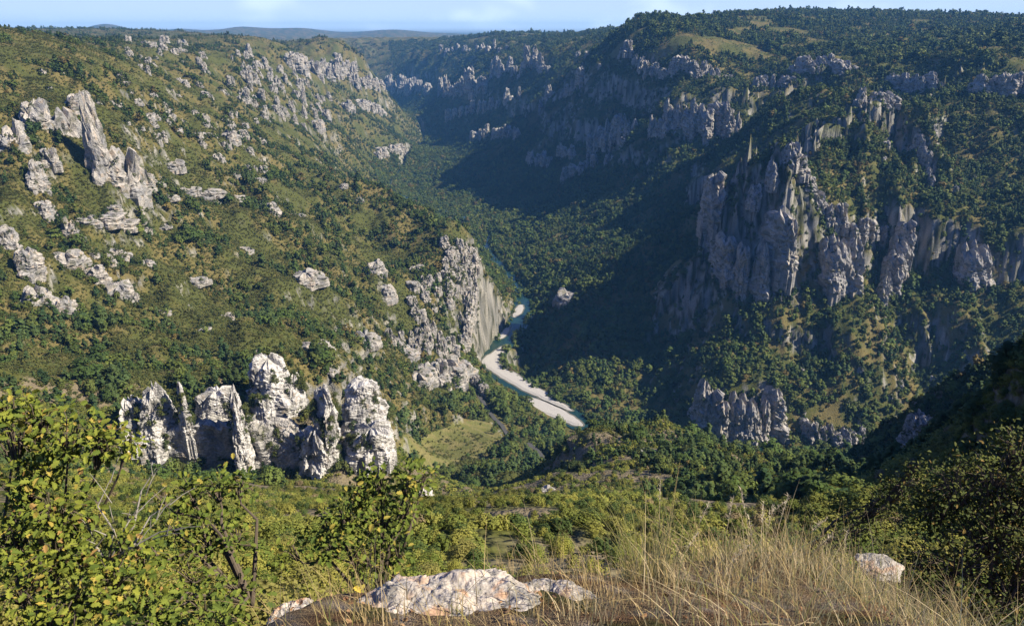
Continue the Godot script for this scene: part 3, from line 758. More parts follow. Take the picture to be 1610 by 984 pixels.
	[-609.1, -2220.5, 17.0, 32.9, 17.0, 2, 6.01, 2, ""],
	[-615.4, -2208.2, 15.5, 26.5, 15.5, 14, 1.88, 2, ""],
	[-615.6, -1675.0, 12.7, 31.9, 12.7, 14, 2.39, 2, ""],
	[-510.6, -1784.1, 11.8, 28.5, 11.8, 14, 0.55, 2, ""],
	[-692.0, -2173.7, 15.3, 33.8, 15.3, 12, 1.10, 2, ""],
	[-633.1, -1818.3, 15.5, 24.7, 15.5, 11, 5.73, 2, ""],
	[-697.0, -2016.8, 14.9, 29.4, 14.9, 6, 3.49, 2, ""],
	[-594.0, -2107.5, 19.2, 38.8, 19.2, 9, 3.87, 2, ""],
	[-634.5, -1863.4, 17.4, 26.8, 17.4, 15, 3.95, 2, ""],
	[-510.6, -1771.4, 9.8, 31.7, 9.8, 10, 0.60, 2, ""],
	[-613.8, -2412.3, 21.6, 25.4, 21.6, 12, 1.08, 2, ""],
	[-567.9, -1742.9, 9.4, 32.6, 9.4, 3, 1.96, 2, ""],
	[-647.4, -1975.2, 20.1, 25.9, 20.1, 2, 1.89, 2, ""],
	[-560.8, -1617.5, 14.8, 31.0, 14.8, 13, 0.65, 2, ""],
	[-655.3, -2103.6, 10.3, 31.5, 10.3, 9, 4.09, 2, ""],
	[-604.4, -2168.1, 14.7, 20.1, 14.7, 12, 0.65, 2, ""],
	[-650.7, -2442.8, 18.9, 22.8, 18.9, 12, 2.75, 2, ""],
	[-603.5, -1817.8, 18.3, 24.4, 18.3, 6, 5.54, 2, ""],
	[-608.5, -2541.4, 21.4, 26.8, 21.4, 6, 2.05, 2, ""],
	[-561.2, -2128.9, 11.9, 19.4, 11.9, 14, 1.92, 2, ""],
	[-537.5, -1801.5, 15.0, 20.8, 15.0, 5, 4.67, 2, ""],
	[-617.6, -1852.4, 16.5, 28.7, 16.5, 4, 3.74, 2, ""],
	[-531.0, -1703.6, 15.5, 23.6, 15.5, 7, 0.84, 2, ""],
	[-734.6, -2152.1, 15.3, 33.3, 15.3, 5, 5.04, 2, ""],
	[-633.8, -2086.2, 20.0, 32.9, 20.0, 1, 3.41, 2, ""],
	[-635.9, -2163.7, 10.6, 32.9, 10.6, 15, 4.01, 2, ""],
	[-536.6, -1747.2, 17.3, 20.7, 17.3, 10, 0.36, 2, ""],
	[-602.9, -1828.5, 11.7, 23.3, 11.7, 4, 1.82, 2, ""],
	[-556.9, -1614.5, 8.1, 23.1, 8.1, 5, 1.96, 2, ""],
	[-540.2, -2085.5, 15.0, 38.9, 15.0, 14, 2.13, 2, ""],
	[-574.4, -2099.9, 18.4, 33.2, 18.4, 0, 1.00, 2, ""],
	[-690.9, -2302.2, 20.8, 39.9, 20.8, 11, 0.27, 2, ""],
	[-593.4, -1989.0, 10.9, 21.5, 10.9, 5, 5.35, 2, ""],
	[-573.0, -1692.9, 14.2, 22.0, 14.2, 7, 4.05, 2, ""],
	[-613.9, -2478.6, 15.1, 22.8, 15.1, 11, 2.73, 2, ""],
	[-576.7, -1752.0, 12.0, 27.2, 12.0, 14, 4.93, 2, ""],
	[-511.0, -1846.2, 14.4, 15.8, 14.4, 13, 0.36, 2, ""],
	[-612.3, -1673.0, 9.0, 23.1, 9.0, 14, 5.64, 2, ""],
	[-636.3, -2084.1, 10.8, 36.4, 10.8, 14, 5.24, 2, ""],
	[-543.0, -1872.3, 17.8, 29.7, 17.8, 0, 4.09, 2, ""],
	[-585.7, -1889.0, 19.1, 31.5, 19.1, 6, 0.63, 2, ""],
	[-684.7, -2164.2, 12.8, 17.9, 12.8, 13, 0.36, 2, ""],
	[-572.3, -1657.9, 11.5, 29.3, 11.5, 3, 5.62, 2, ""],
	[-627.4, -2264.1, 15.8, 31.1, 15.8, 13, 6.03, 2, ""],
	[-606.4, -1828.7, 10.8, 30.2, 10.8, 8, 4.79, 2, ""],
	[-514.2, -1990.3, 18.5, 27.1, 18.5, 14, 4.60, 2, ""],
	[-609.5, -1787.6, 15.5, 33.3, 15.5, 1, 1.21, 2, ""],
	[-534.6, -1775.2, 12.2, 17.1, 12.2, 13, 2.28, 2, ""],
	[-687.2, -1986.8, 9.5, 19.9, 9.5, 13, 5.95, 2, ""],
	[-548.2, -2004.9, 14.9, 37.1, 14.9, 10, 4.56, 2, ""],
	[-576.3, -2270.9, 15.6, 46.3, 15.6, 11, 4.75, 2, ""],
	[-546.1, -1773.1, 13.0, 34.6, 13.0, 13, 1.07, 2, ""],
	[-604.1, -1937.6, 18.0, 21.4, 18.0, 9, 0.69, 2, ""],
	[-544.9, -1797.3, 13.5, 17.0, 13.5, 10, 0.59, 2, ""],
	[-586.3, -2146.7, 14.1, 40.1, 14.1, 1, 1.94, 2, ""],
	[-655.1, -2356.9, 17.9, 21.9, 17.9, 2, 0.26, 2, ""],
	[-597.6, -1984.8, 14.3, 20.2, 14.3, 8, 3.87, 2, ""],
	[-524.9, -1182.1, 10.7, 15.8, 10.7, 2, 3.71, 2, ""],
	[-750.7, -1526.4, 12.4, 10.9, 12.4, 13, 0.55, 2, ""],
	[-796.2, -1728.1, 17.2, 16.6, 17.2, 3, 5.21, 2, ""],
	[-972.8, -2200.2, 26.0, 25.3, 26.0, 1, 3.74, 2, ""],
	[-676.7, -1682.8, 14.4, 22.3, 14.4, 11, 3.22, 2, ""],
	[-693.8, -1412.6, 16.0, 13.1, 16.0, 6, 3.86, 2, ""],
	[-697.2, -1527.9, 9.6, 14.5, 9.6, 1, 1.92, 2, ""],
	[-630.0, -1361.5, 12.8, 10.0, 12.8, 14, 0.90, 2, ""],
	[-648.1, -1382.4, 13.0, 16.1, 13.0, 1, 0.42, 2, ""],
	[-623.1, -1261.6, 9.2, 14.2, 9.2, 1, 2.72, 2, ""],
	[-592.3, -1256.9, 11.3, 17.8, 11.3, 12, 5.29, 2, ""],
	[-547.1, -1250.5, 8.4, 12.4, 8.4, 10, 5.33, 2, ""],
	[-722.7, -1472.4, 10.6, 19.7, 10.6, 10, 5.92, 2, ""],
	[-656.3, -1651.5, 18.6, 23.4, 18.6, 4, 0.91, 2, ""],
	[-630.7, -1522.2, 12.0, 11.3, 12.0, 13, 0.06, 2, ""],
	[-701.6, -1651.6, 11.1, 11.8, 11.1, 14, 0.74, 2, ""],
	[-793.7, -1738.0, 11.6, 15.9, 11.6, 15, 5.50, 2, ""],
	[-891.2, -2104.3, 12.9, 21.8, 12.9, 3, 2.13, 2, ""],
	[-759.0, -1761.1, 20.5, 10.9, 20.5, 15, 0.21, 2, ""],
	[-767.8, -1720.5, 19.9, 24.0, 19.9, 10, 4.95, 2, ""],
	[-702.5, -1473.6, 8.3, 10.1, 8.3, 6, 0.68, 2, ""],
	[-763.1, -1809.7, 20.7, 20.0, 20.7, 11, 4.92, 2, ""],
	[-973.5, -2072.6, 14.9, 13.2, 14.9, 5, 1.51, 2, ""],
	[-536.7, -1344.3, 14.5, 13.3, 14.5, 7, 5.34, 2, ""],
	[-571.5, -1347.5, 15.7, 14.3, 15.7, 12, 4.18, 2, ""],
	[-704.9, -1437.1, 14.4, 8.5, 14.4, 4, 0.75, 2, ""],
	[-861.6, -1760.5, 13.8, 24.0, 13.8, 15, 0.04, 2, ""],
	[-895.0, -2130.3, 24.9, 21.5, 24.9, 11, 1.99, 2, ""],
	[-545.7, -1251.8, 13.6, 10.5, 13.6, 4, 4.31, 2, ""],
	[-750.1, -1730.1, 19.9, 18.1, 19.9, 2, 1.43, 2, ""],
	[-603.5, -1255.1, 11.8, 10.3, 11.8, 4, 1.30, 2, ""],
	[-720.6, -1815.9, 17.0, 21.2, 17.0, 15, 1.39, 2, ""],
	[-735.3, -1629.1, 11.6, 17.5, 11.6, 14, 5.03, 2, ""],
	[-591.5, -1368.4, 13.4, 14.6, 13.4, 0, 1.90, 2, ""],
	[-482.7, -1313.7, 13.2, 9.3, 13.2, 8, 5.26, 2, ""],
	[-470.2, -1386.8, 11.0, 8.7, 11.0, 6, 4.66, 2, ""],
	[-452.5, -1240.4, 14.8, 7.7, 14.8, 0, 1.25, 2, ""],
	[-559.3, -1602.0, 17.9, 10.8, 17.9, 11, 1.96, 2, ""],
	[-585.9, -1441.3, 13.8, 16.6, 13.8, 12, 2.78, 2, ""],
	[-518.9, -1312.9, 11.6, 7.7, 11.6, 15, 5.90, 2, ""],
	[-428.9, -1022.1, 8.5, 9.5, 8.5, 6, 3.17, 2, ""],
	[-546.9, -1541.2, 15.7, 11.5, 15.7, 5, 5.81, 2, ""],
	[-461.6, -1303.7, 13.6, 8.5, 13.6, 1, 1.78, 2, ""],
	[-520.1, -1601.2, 14.2, 17.6, 14.2, 5, 4.81, 2, ""],
	[-448.0, -1180.0, 10.2, 10.7, 10.2, 7, 2.03, 2, ""],
	[-432.7, -1216.1, 7.5, 13.0, 7.5, 14, 3.39, 2, ""],
	[-438.1, -1260.7, 8.4, 10.7, 8.4, 4, 6.02, 2, ""],
	[-440.8, -1274.4, 7.7, 10.2, 7.7, 5, 5.94, 2, ""],
	[-543.6, -1571.7, 17.0, 13.6, 17.0, 10, 4.49, 2, ""],
	[-495.8, -1518.5, 13.6, 14.6, 13.6, 10, 0.31, 2, ""],
	[-541.8, -1661.5, 14.9, 8.5, 14.9, 6, 3.44, 2, ""],
	[-427.5, -1066.3, 7.7, 10.4, 7.7, 14, 4.19, 2, ""],
	[-448.1, -1212.8, 10.8, 8.9, 10.8, 8, 1.36, 2, ""],
	[-554.8, -1473.9, 16.1, 9.6, 16.1, 9, 4.83, 2, ""],
	[-535.1, -1631.2, 11.8, 11.3, 11.8, 15, 1.59, 2, ""],
	[-480.8, -1298.1, 7.6, 12.6, 7.6, 3, 0.63, 2, ""],
	[-721.2, -2515.4, 37.3, 47.3, 37.3, 9, 4.81, 2, ""],
	[-688.2, -2536.3, 51.4, 62.7, 51.4, 7, 1.99, 2, ""],
	[-670.9, -2630.5, 49.9, 55.8, 49.9, 5, 0.27, 2, ""],
	[-701.4, -2938.0, 43.8, 52.1, 43.8, 13, 2.41, 2, ""],
	[-568.3, -2616.2, 46.8, 34.6, 46.8, 3, 1.63, 2, ""],
	[-572.9, -2919.5, 52.2, 35.0, 52.2, 12, 4.63, 2, ""],
	[-546.8, -3044.2, 37.7, 25.6, 37.7, 3, 0.04, 2, ""],
	[-439.3, -2509.1, 49.3, 24.8, 49.3, 9, 3.52, 2, ""],
	[-408.4, -2588.7, 43.6, 25.6, 43.6, 4, 5.71, 2, ""],
	[-518.1, -2010.0, 36.3, 24.5, 36.3, 4, 2.28, 2, ""],
	[-568.1, -2296.2, 38.1, 36.0, 38.1, 9, 1.75, 2, ""],
	[-686.0, -2987.3, 16.4, 31.5, 16.4, 15, 0.62, 2, ""],
	[-697.9, -3119.3, 29.4, 24.4, 29.4, 7, 4.03, 2, ""],
	[-692.0, -3075.7, 19.1, 36.4, 19.1, 15, 3.27, 2, ""],
	[-713.2, -3081.5, 17.0, 24.4, 17.0, 12, 2.60, 2, ""],
	[-639.0, -3149.4, 24.2, 42.3, 24.2, 15, 1.62, 2, ""],
	[-719.7, -3011.1, 19.4, 27.0, 19.4, 9, 6.20, 2, ""],
	[-694.1, -3027.7, 22.2, 22.6, 22.2, 5, 0.32, 2, ""],
	[-690.5, -3003.3, 23.6, 25.8, 23.6, 7, 4.31, 2, ""],
	[-660.6, -3117.0, 19.7, 42.9, 19.7, 15, 3.60, 2, ""],
	[-651.3, -3137.6, 19.1, 30.3, 19.1, 3, 5.56, 2, ""],
	[-692.6, -2927.7, 19.8, 40.1, 19.8, 7, 0.46, 2, ""],
	[-710.1, -2999.2, 27.4, 35.7, 27.4, 1, 4.67, 2, ""],
	[81.6, -291.5, 7.2, 6.1, 7.2, 11, 2.17, 6, ""],
	[61.0, -294.7, 7.9, 4.9, 7.9, 5, 5.34, 6, ""],
	[61.3, -335.1, 6.8, 3.4, 6.8, 12, 3.24, 6, ""],
	[59.9, -253.2, 5.8, 3.2, 5.8, 11, 3.79, 6, ""],
	[13.0, -232.0, 5.8, 2.0, 5.8, 13, 2.59, 6, ""],
	[26.4, -262.3, 4.9, 1.7, 4.9, 7, 3.75, 6, ""],
	[-118.6, -757.9, 26.1, 11.2, 26.1, 2, 4.79, 3, ""],
	[-126.6, -932.3, 23.1, 8.4, 23.1, 4, 6.01, 3, ""],
	[-172.3, -882.4, 29.2, 20.0, 29.2, 6, 4.33, 3, ""],
	[-152.8, -854.8, 24.3, 15.8, 24.3, 4, 3.99, 3, ""],
	[88.5, -1131.5, 36.5, 21.5, 36.5, 3, 4.68, 4, ""],
	[390.0, -728.4, 6.0, 5.8, 6.0, 1, 0.12, 4, ""],
	[329.8, -736.8, 4.7, 6.9, 4.7, 8, 5.72, 4, ""],
	[339.0, -781.4, 7.0, 8.5, 7.0, 7, 4.14, 4, ""],
	[379.8, -742.7, 5.6, 4.6, 5.6, 13, 6.09, 4, ""],
	[447.5, -763.4, 8.0, 7.7, 8.0, 0, 5.67, 4, ""],
	[343.4, -789.0, 4.5, 6.1, 4.5, 11, 2.50, 4, ""],
	[343.0, -728.8, 5.3, 6.1, 5.3, 12, 0.37, 4, ""],
	[201.6, -342.6, 2.6, 2.4, 2.6, 1, 5.16, 4, ""],
	[400.5, -767.6, 7.6, 5.6, 7.6, 0, 3.82, 4, ""],
	[431.8, -750.1, 6.2, 5.6, 6.2, 8, 2.04, 4, ""],
	[380.9, -774.6, 4.5, 6.9, 4.5, 12, 5.91, 4, ""],
	[495.1, -780.3, 6.7, 4.9, 6.7, 2, 5.19, 4, ""],
	[518.0, -1106.0, 9.3, 17.7, 9.3, 4, 2.25, 4, ""],
	[590.4, -1170.8, 9.3, 17.6, 9.3, 3, 0.76, 4, ""],
	[635.7, -1133.2, 9.1, 17.7, 9.1, 6, 2.27, 4, ""],
	[675.3, -1075.6, 8.4, 11.6, 8.4, 6, 5.31, 4, ""],
	[523.2, -1044.1, 7.2, 11.3, 7.2, 11, 5.96, 4, ""],
	[599.7, -987.7, 5.9, 17.0, 5.9, 7, 1.72, 4, ""],
	[555.6, -1140.5, 12.3, 13.3, 12.3, 4, 5.61, 4, ""],
	[534.4, -1067.0, 10.5, 13.4, 10.5, 7, 2.81, 4, ""],
	[241.0, -2110.3, 15.0, 14.5, 15.0, 10, 0.60, 5, ""],
	[194.6, -2193.1, 16.2, 17.3, 16.2, 15, 0.86, 5, ""],
	[128.9, -2775.8, 18.1, 23.0, 18.1, 1, 0.60, 5, ""],
	[218.9, -2281.6, 12.7, 27.6, 12.7, 15, 3.00, 5, ""],
	[225.1, -2665.4, 18.8, 30.9, 18.8, 11, 5.06, 5, ""],
	[156.5, -2537.8, 13.5, 20.3, 13.5, 7, 4.02, 5, ""]
]
const ROCK_GROUPS := [
	["rock_outcrop", "grey limestone outcrop standing in the scrub of the sunny slope", "rock", "limestone outcrops on the sunny slope"],
	["rock_tower", "grey limestone tower rising from the high sunny slope beside the rim", "rock", "limestone towers of the high sunny slope"],
	["rock_spire", "pale limestone crag on the distant sunny wall", "rock", "limestone spires of the distant sunny wall"],
	["cliff_pillar", "pale limestone pillar of the nose above the river bend", "rock", "pillars of the nose above the river bend"],
	["cliff_buttress", "dark limestone buttress on the shaded wooded wall", "rock", "buttresses of the shaded wooded wall"],
	["cliff_rib", "lone limestone rib high on the far shaded wall", "rock", "ribs of the shaded wall far upstream"],
	["boulder", "grey boulder on the wooded knoll below the ledge", "rock", "boulders of the wooded knoll"]
]
# label, pillars [x, z, width, height, depth, shape, turn]
const CLIFFS := [
	["stepped pale cliff on the upper nose above the river bend", [[-65.0, -951.9, 8.5, 21.1, 8.5, 3, 4.88], [-60.1, -990.0, 12.9, 21.5, 12.9, 3, 2.69], [-87.9, -971.0, 9.2, 10.0, 9.2, 10, 5.97], [-81.3, -963.1, 10.5, 19.5, 10.5, 15, 2.06], [-84.6, -932.9, 15.3, 19.1, 15.3, 10, 1.39], [-70.4, -977.8, 10.8, 13.6, 10.8, 10, 3.16], [-75.4, -953.3, 12.1, 21.7, 12.1, 14, 6.18], [-83.8, -949.0, 15.5, 9.9, 15.5, 6, 0.66], [-65.9, -978.2, 14.3, 17.2, 14.3, 8, 4.84], [-61.6, -961.8, 13.0, 22.1, 13.0, 3, 4.40], [-84.6, -925.3, 9.5, 16.8, 9.5, 10, 1.80], [-60.6, -978.9, 14.4, 11.6, 14.4, 15, 1.80], [-70.6, -957.9, 10.9, 13.1, 10.9, 10, 0.22], [-84.0, -964.4, 13.3, 19.5, 13.3, 7, 1.65], [-93.2, -978.5, 13.1, 17.2, 13.1, 3, 5.36], [-57.0, -991.2, 12.1, 16.1, 12.1, 11, 2.02], [-70.0, -985.4, 15.5, 22.5, 15.5, 6, 3.70], [-73.3, -987.1, 9.5, 19.1, 9.5, 11, 1.77], [-70.5, -964.7, 10.2, 10.3, 10.2, 3, 0.83], [-66.2, -992.8, 14.1, 18.8, 14.1, 8, 4.70], [-90.5, -950.3, 9.9, 17.2, 9.9, 7, 3.65], [-60.6, -984.5, 12.6, 11.3, 12.6, 4, 3.44], [-70.6, -947.7, 13.2, 16.1, 13.2, 4, 3.94], [-79.6, -974.7, 14.0, 14.6, 14.0, 1, 2.61], [-56.8, -985.4, 12.3, 16.2, 12.3, 13, 5.13], [-82.6, -969.3, 14.5, 18.3, 14.5, 13, 0.75]]],
	["row of pale vertical cliff pillars at the foot of the nose beside the river", [[-84.7, -834.1, 12.4, 23.0, 12.4, 0, 1.21], [-77.5, -857.9, 14.0, 18.4, 14.0, 13, 6.22], [-119.4, -797.9, 7.9, 21.7, 7.9, 2, 4.22], [-105.7, -832.5, 13.2, 25.6, 13.2, 13, 4.74], [-119.7, -804.9, 9.5, 25.7, 9.5, 6, 0.53], [-90.1, -824.4, 9.4, 14.0, 9.4, 13, 5.68], [-98.4, -839.3, 11.5, 26.4, 11.5, 4, 0.07], [-111.9, -820.2, 12.7, 22.1, 12.7, 8, 3.11], [-106.7, -819.4, 7.8, 24.8, 7.8, 5, 3.65], [-102.6, -812.5, 11.0, 21.7, 11.0, 10, 5.17], [-138.5, -769.4, 12.1, 22.6, 12.1, 0, 3.37], [-127.2, -781.0, 7.1, 15.6, 7.1, 11, 0.71], [-81.2, -846.7, 10.7, 17.5, 10.7, 11, 6.08], [-99.8, -824.3, 8.9, 16.0, 8.9, 5, 5.54], [-133.4, -752.6, 10.5, 12.4, 10.5, 8, 5.85], [-108.8, -828.1, 7.5, 23.2, 7.5, 4, 0.90], [-67.6, -885.4, 10.3, 15.8, 10.3, 10, 1.65], [-128.7, -767.6, 10.2, 20.7, 10.2, 11, 1.16], [-112.8, -819.1, 8.9, 17.6, 8.9, 5, 6.09], [-64.2, -884.7, 14.9, 25.8, 14.9, 3, 5.70], [-62.7, -901.2, 8.9, 25.2, 8.9, 11, 1.68], [-72.0, -851.8, 13.9, 17.1, 13.9, 15, 4.90], [-128.8, -791.4, 8.1, 23.4, 8.1, 11, 4.02], [-128.7, -768.4, 12.6, 13.0, 12.6, 10, 2.62], [-116.2, -796.2, 7.2, 19.0, 7.2, 10, 4.32], [-88.9, -840.2, 14.1, 24.4, 14.1, 14, 4.43], [-114.4, -795.1, 7.6, 22.3, 7.6, 15, 5.18], [-129.2, -779.1, 8.5, 23.1, 8.5, 2, 2.28], [-112.6, -813.7, 13.7, 15.7, 13.7, 8, 4.87], [-122.8, -764.4, 7.3, 13.5, 7.3, 11, 3.89]]],
	["broken pale cliff halfway up the nose above the river bend", [[-120.7, -853.7, 13.7, 15.3, 13.7, 8, 3.97], [-126.0, -896.3, 17.1, 11.6, 17.1, 7, 5.02], [-89.8, -939.0, 10.9, 13.4, 10.9, 7, 3.16], [-115.8, -909.3, 11.8, 15.3, 11.8, 12, 3.82], [-114.2, -899.6, 13.1, 9.1, 13.1, 12, 5.14], [-84.2, -915.3, 14.4, 16.1, 14.4, 12, 0.71], [-70.3, -946.5, 9.4, 14.4, 9.4, 6, 0.11], [-99.6, -930.3, 11.9, 9.3, 11.9, 14, 3.47], [-111.8, -890.5, 12.1, 13.4, 12.1, 11, 5.57], [-119.2, -851.5, 10.5, 13.0, 10.5, 5, 5.79], [-120.7, -864.6, 10.6, 11.9, 10.6, 14, 4.50], [-62.9, -955.0, 14.1, 16.6, 14.1, 5, 4.64], [-108.1, -913.0, 15.6, 16.8, 15.6, 6, 5.34], [-63.8, -945.1, 18.1, 14.1, 18.1, 0, 0.83], [-100.9, -887.6, 10.0, 8.5, 10.0, 14, 5.80], [-88.3, -941.0, 15.3, 17.3, 15.3, 14, 1.21], [-85.0, -927.3, 13.1, 13.4, 13.1, 8, 4.46], [-66.6, -959.9, 10.2, 14.7, 10.2, 13, 5.43], [-114.1, -855.1, 15.5, 13.6, 15.5, 15, 2.70], [-98.8, -910.7, 12.9, 10.8, 12.9, 15, 0.05], [-60.9, -938.4, 9.4, 16.5, 9.4, 8, 2.17], [-68.8, -919.1, 9.6, 14.1, 9.6, 12, 1.41], [-125.9, -871.2, 13.5, 14.8, 13.5, 15, 1.56], [-76.5, -935.1, 10.7, 15.7, 10.7, 7, 5.77]]],
	["outermost edge of the nose, a pale cliff standing over the riverside trees", [[-59.3, -911.7, 10.5, 35.0, 23.5, 13, 0.02], [-58.1, -931.5, 14.2, 25.2, 32.5, 11, -0.12], [-57.1, -942.1, 13.6, 34.3, 33.8, 0, -0.07], [-54.9, -956.5, 12.8, 25.0, 31.8, 7, 0.03], [-53.6, -963.9, 11.7, 27.4, 20.1, 4, 0.15], [-54.0, -972.4, 10.7, 22.8, 25.9, 10, 0.33], [-54.7, -979.6, 10.6, 28.5, 27.1, 4, 0.08], [-56.0, -993.8, 16.3, 34.6, 27.4, 0, -0.09], [-56.4, -997.8, 15.0, 28.2, 33.6, 11, 0.39]]],
	["slanting pale rock slab under the pillars of the nose", [[-71.1, -809.6, 33.7, 16.7, 33.7, 12, 4.92], [-85.1, -768.5, 30.4, 15.8, 30.4, 2, 1.26], [-100.8, -728.0, 29.6, 16.4, 29.6, 12, 5.89], [-64.4, -824.7, 34.0, 17.1, 34.0, 9, 5.92], [-64.8, -785.8, 24.1, 16.8, 24.1, 14, 4.43], [-96.9, -742.6, 27.3, 19.4, 27.3, 15, 3.16], [-77.3, -801.9, 34.1, 24.6, 34.1, 4, 6.25], [-72.3, -796.0, 31.5, 20.3, 31.5, 7, 5.63], [-84.5, -780.8, 23.0, 23.5, 23.0, 5, 6.24]]],
	["pale crags by the riverside road below the nose", [[-39.3, -796.2, 11.9, 17.8, 11.9, 8, 3.07], [-32.5, -783.3, 13.3, 18.5, 13.3, 7, 1.24], [-42.7, -802.8, 10.8, 20.7, 10.8, 7, 1.24], [-46.4, -803.8, 12.0, 15.3, 12.0, 3, 4.05], [-37.8, -805.6, 12.7, 13.7, 12.7, 7, 4.91], [-35.7, -795.9, 12.5, 12.1, 12.5, 8, 1.56]]],
	["lowest cliff of the big shaded buttress standing in the riverside trees", [[216.8, -746.0, 21.8, 64.4, 38.1, 14, 0.06], [224.8, -740.9, 19.7, 54.4, 43.1, 1, 0.31], [229.6, -731.7, 16.1, 42.9, 28.1, 11, 0.40], [236.7, -733.8, 14.9, 53.0, 37.1, 3, -0.10], [246.2, -726.7, 15.5, 47.8, 24.8, 10, 0.18], [252.7, -730.0, 19.3, 61.2, 34.3, 13, 0.22], [262.9, -727.4, 20.0, 61.4, 35.2, 13, 0.22], [270.1, -725.1, 15.9, 51.8, 35.2, 8, 0.16], [281.6, -726.5, 14.9, 56.4, 27.8, 6, -0.03], [292.2, -735.3, 20.9, 54.4, 43.4, 14, 0.40]]],
	["massive dark cliff pillars on the front of the big shaded buttress", [[270.8, -981.5, 23.0, 69.7, 48.4, 9, 0.23], [270.3, -964.4, 20.7, 50.0, 35.8, 14, 0.44], [274.8, -948.2, 21.5, 60.6, 36.7, 4, 0.23], [278.9, -934.3, 20.1, 63.6, 45.9, 11, 0.27], [282.8, -919.4, 20.5, 68.8, 43.3, 12, 0.05], [291.7, -893.4, 15.3, 70.6, 31.7, 11, 0.05], [308.9, -873.8, 16.8, 78.0, 34.8, 6, 0.25], [327.9, -878.9, 23.5, 74.8, 54.8, 7, 0.33], [336.8, -868.7, 16.2, 73.7, 32.5, 3, -0.01]]],
	["cliff with an arched hollow on the big shaded buttress", [[391.5, -868.8, 25.7, 65.3, 51.0, 13, 0.13], [398.2, -867.6, 26.0, 77.3, 43.3, 13, 0.22], [402.3, -866.6, 17.9, 72.2, 39.6, 13, 0.00], [415.3, -871.5, 25.9, 74.2, 53.9, 2, 0.20]]],
	["cliff fins beside the gully of the big shaded buttress", [[460.1, -864.7, 11.7, 39.6, 19.0, 2, 0.34], [472.5, -882.3, 12.9, 44.4, 24.0, 0, 0.41], [484.0, -896.9, 15.7, 50.9, 40.6, 9, 0.17], [489.2, -901.7, 17.3, 53.9, 29.4, 11, 0.02], [499.3, -915.8, 16.3, 53.2, 40.7, 5, 0.13], [506.2, -924.0, 14.0, 48.7, 33.2, 9, 0.35]]],
	["round-shouldered crag on the wooded slope beyond the gully", [[572.3, -885.8, 21.7, 56.2, 51.8, 13, -0.03], [583.1, -886.9, 19.6, 59.4, 49.9, 5, 0.05], [590.3, -884.2, 19.4, 63.9, 48.5, 4, -0.07]]],
	["broken cliff at the mouth of the dark ravine", [[199.4, -323.1, 6.6, 20.3, 10.9, 14, 0.38], [202.0, -323.1, 6.9, 18.1, 17.6, 1, -0.06], [204.3, -322.7, 7.4, 15.2, 18.4, 9, -0.03], [205.1, -319.6, 7.8, 14.7, 18.7, 12, 0.27], [204.5, -314.8, 5.8, 17.0, 10.6, 6, 0.16]]],
	["small crags on the crest of the big shaded buttress", [[311.1, -936.0, 14.5, 26.6, 29.0, 1, -0.02], [329.5, -932.7, 15.7, 31.8, 33.6, 10, -0.09], [350.4, -933.6, 16.4, 29.2, 35.4, 1, 0.02], [362.4, -934.1, 17.2, 25.4, 30.5, 8, 0.36], [377.7, -932.0, 16.7, 22.3, 31.3, 6, -0.00], [387.7, -929.0, 16.4, 29.9, 30.5, 1, 0.36], [402.4, -920.3, 12.2, 23.1, 30.5, 8, -0.06], [418.3, -919.2, 16.7, 30.2, 28.7, 5, -0.13], [433.9, -916.2, 16.1, 24.6, 35.3, 15, -0.04], [451.5, -922.9, 11.5, 26.4, 24.2, 9, -0.12], [468.1, -936.9, 15.2, 18.0, 34.8, 7, -0.13], [493.5, -952.2, 11.2, 33.6, 20.8, 1, -0.14]]],
	["shaded cliff curving round the wooded bowl under the plateau", [[597.1, -1637.8, 24.5, 26.4, 45.3, 1, 0.05], [607.0, -1618.0, 24.2, 29.7, 40.7, 15, 0.19], [614.0, -1615.6, 24.0, 28.0, 49.7, 12, 0.37], [627.3, -1610.0, 19.0, 24.1, 46.6, 10, 0.13], [637.1, -1601.8, 15.7, 28.4, 34.3, 1, 0.30], [644.9, -1602.9, 22.8, 23.2, 38.5, 12, 0.35], [653.3, -1595.9, 18.2, 30.2, 29.5, 14, 0.34], [662.5, -1580.9, 21.9, 31.6, 39.2, 3, 0.16], [673.3, -1578.2, 24.0, 31.0, 50.5, 9, -0.07], [682.6, -1571.1, 18.1, 27.1, 38.1, 9, 0.20], [692.7, -1567.2, 18.0, 25.6, 44.8, 6, 0.04]]],
	["second shaded cliff in the wooded bowl under the plateau", [[549.2, -1213.2, 12.1, 17.8, 29.9, 13, -0.14], [560.1, -1226.1, 14.9, 29.7, 26.4, 0, -0.12], [568.6, -1217.4, 12.7, 20.9, 30.4, 12, 0.18], [581.2, -1226.0, 17.4, 17.8, 29.6, 14, 0.37], [586.5, -1221.4, 13.8, 23.1, 30.6, 6, 0.27], [600.3, -1231.1, 16.7, 28.0, 34.9, 9, 0.43], [610.9, -1237.0, 16.2, 19.3, 40.2, 3, 0.43], [630.7, -1255.7, 13.7, 30.9, 28.9, 15, 0.29], [704.3, -1377.7, 18.0, 23.5, 44.5, 7, 0.39]]],
	["cliff ribs below the high wooded shoulder", [[739.6, -1500.3, 15.4, 24.2, 36.8, 12, 0.24], [740.5, -1487.1, 18.3, 25.6, 29.5, 15, 0.21], [752.8, -1477.4, 19.4, 41.4, 49.0, 14, -0.14], [753.3, -1461.4, 15.2, 34.3, 29.0, 11, 0.29], [761.7, -1450.9, 18.4, 42.2, 45.5, 8, 0.01], [759.5, -1429.2, 13.4, 39.7, 25.9, 14, 0.10], [773.1, -1433.1, 19.0, 42.8, 48.8, 10, 0.37], [772.9, -1416.2, 14.2, 36.0, 26.4, 2, 0.14], [776.7, -1404.6, 15.6, 26.4, 39.0, 5, 0.28]]],
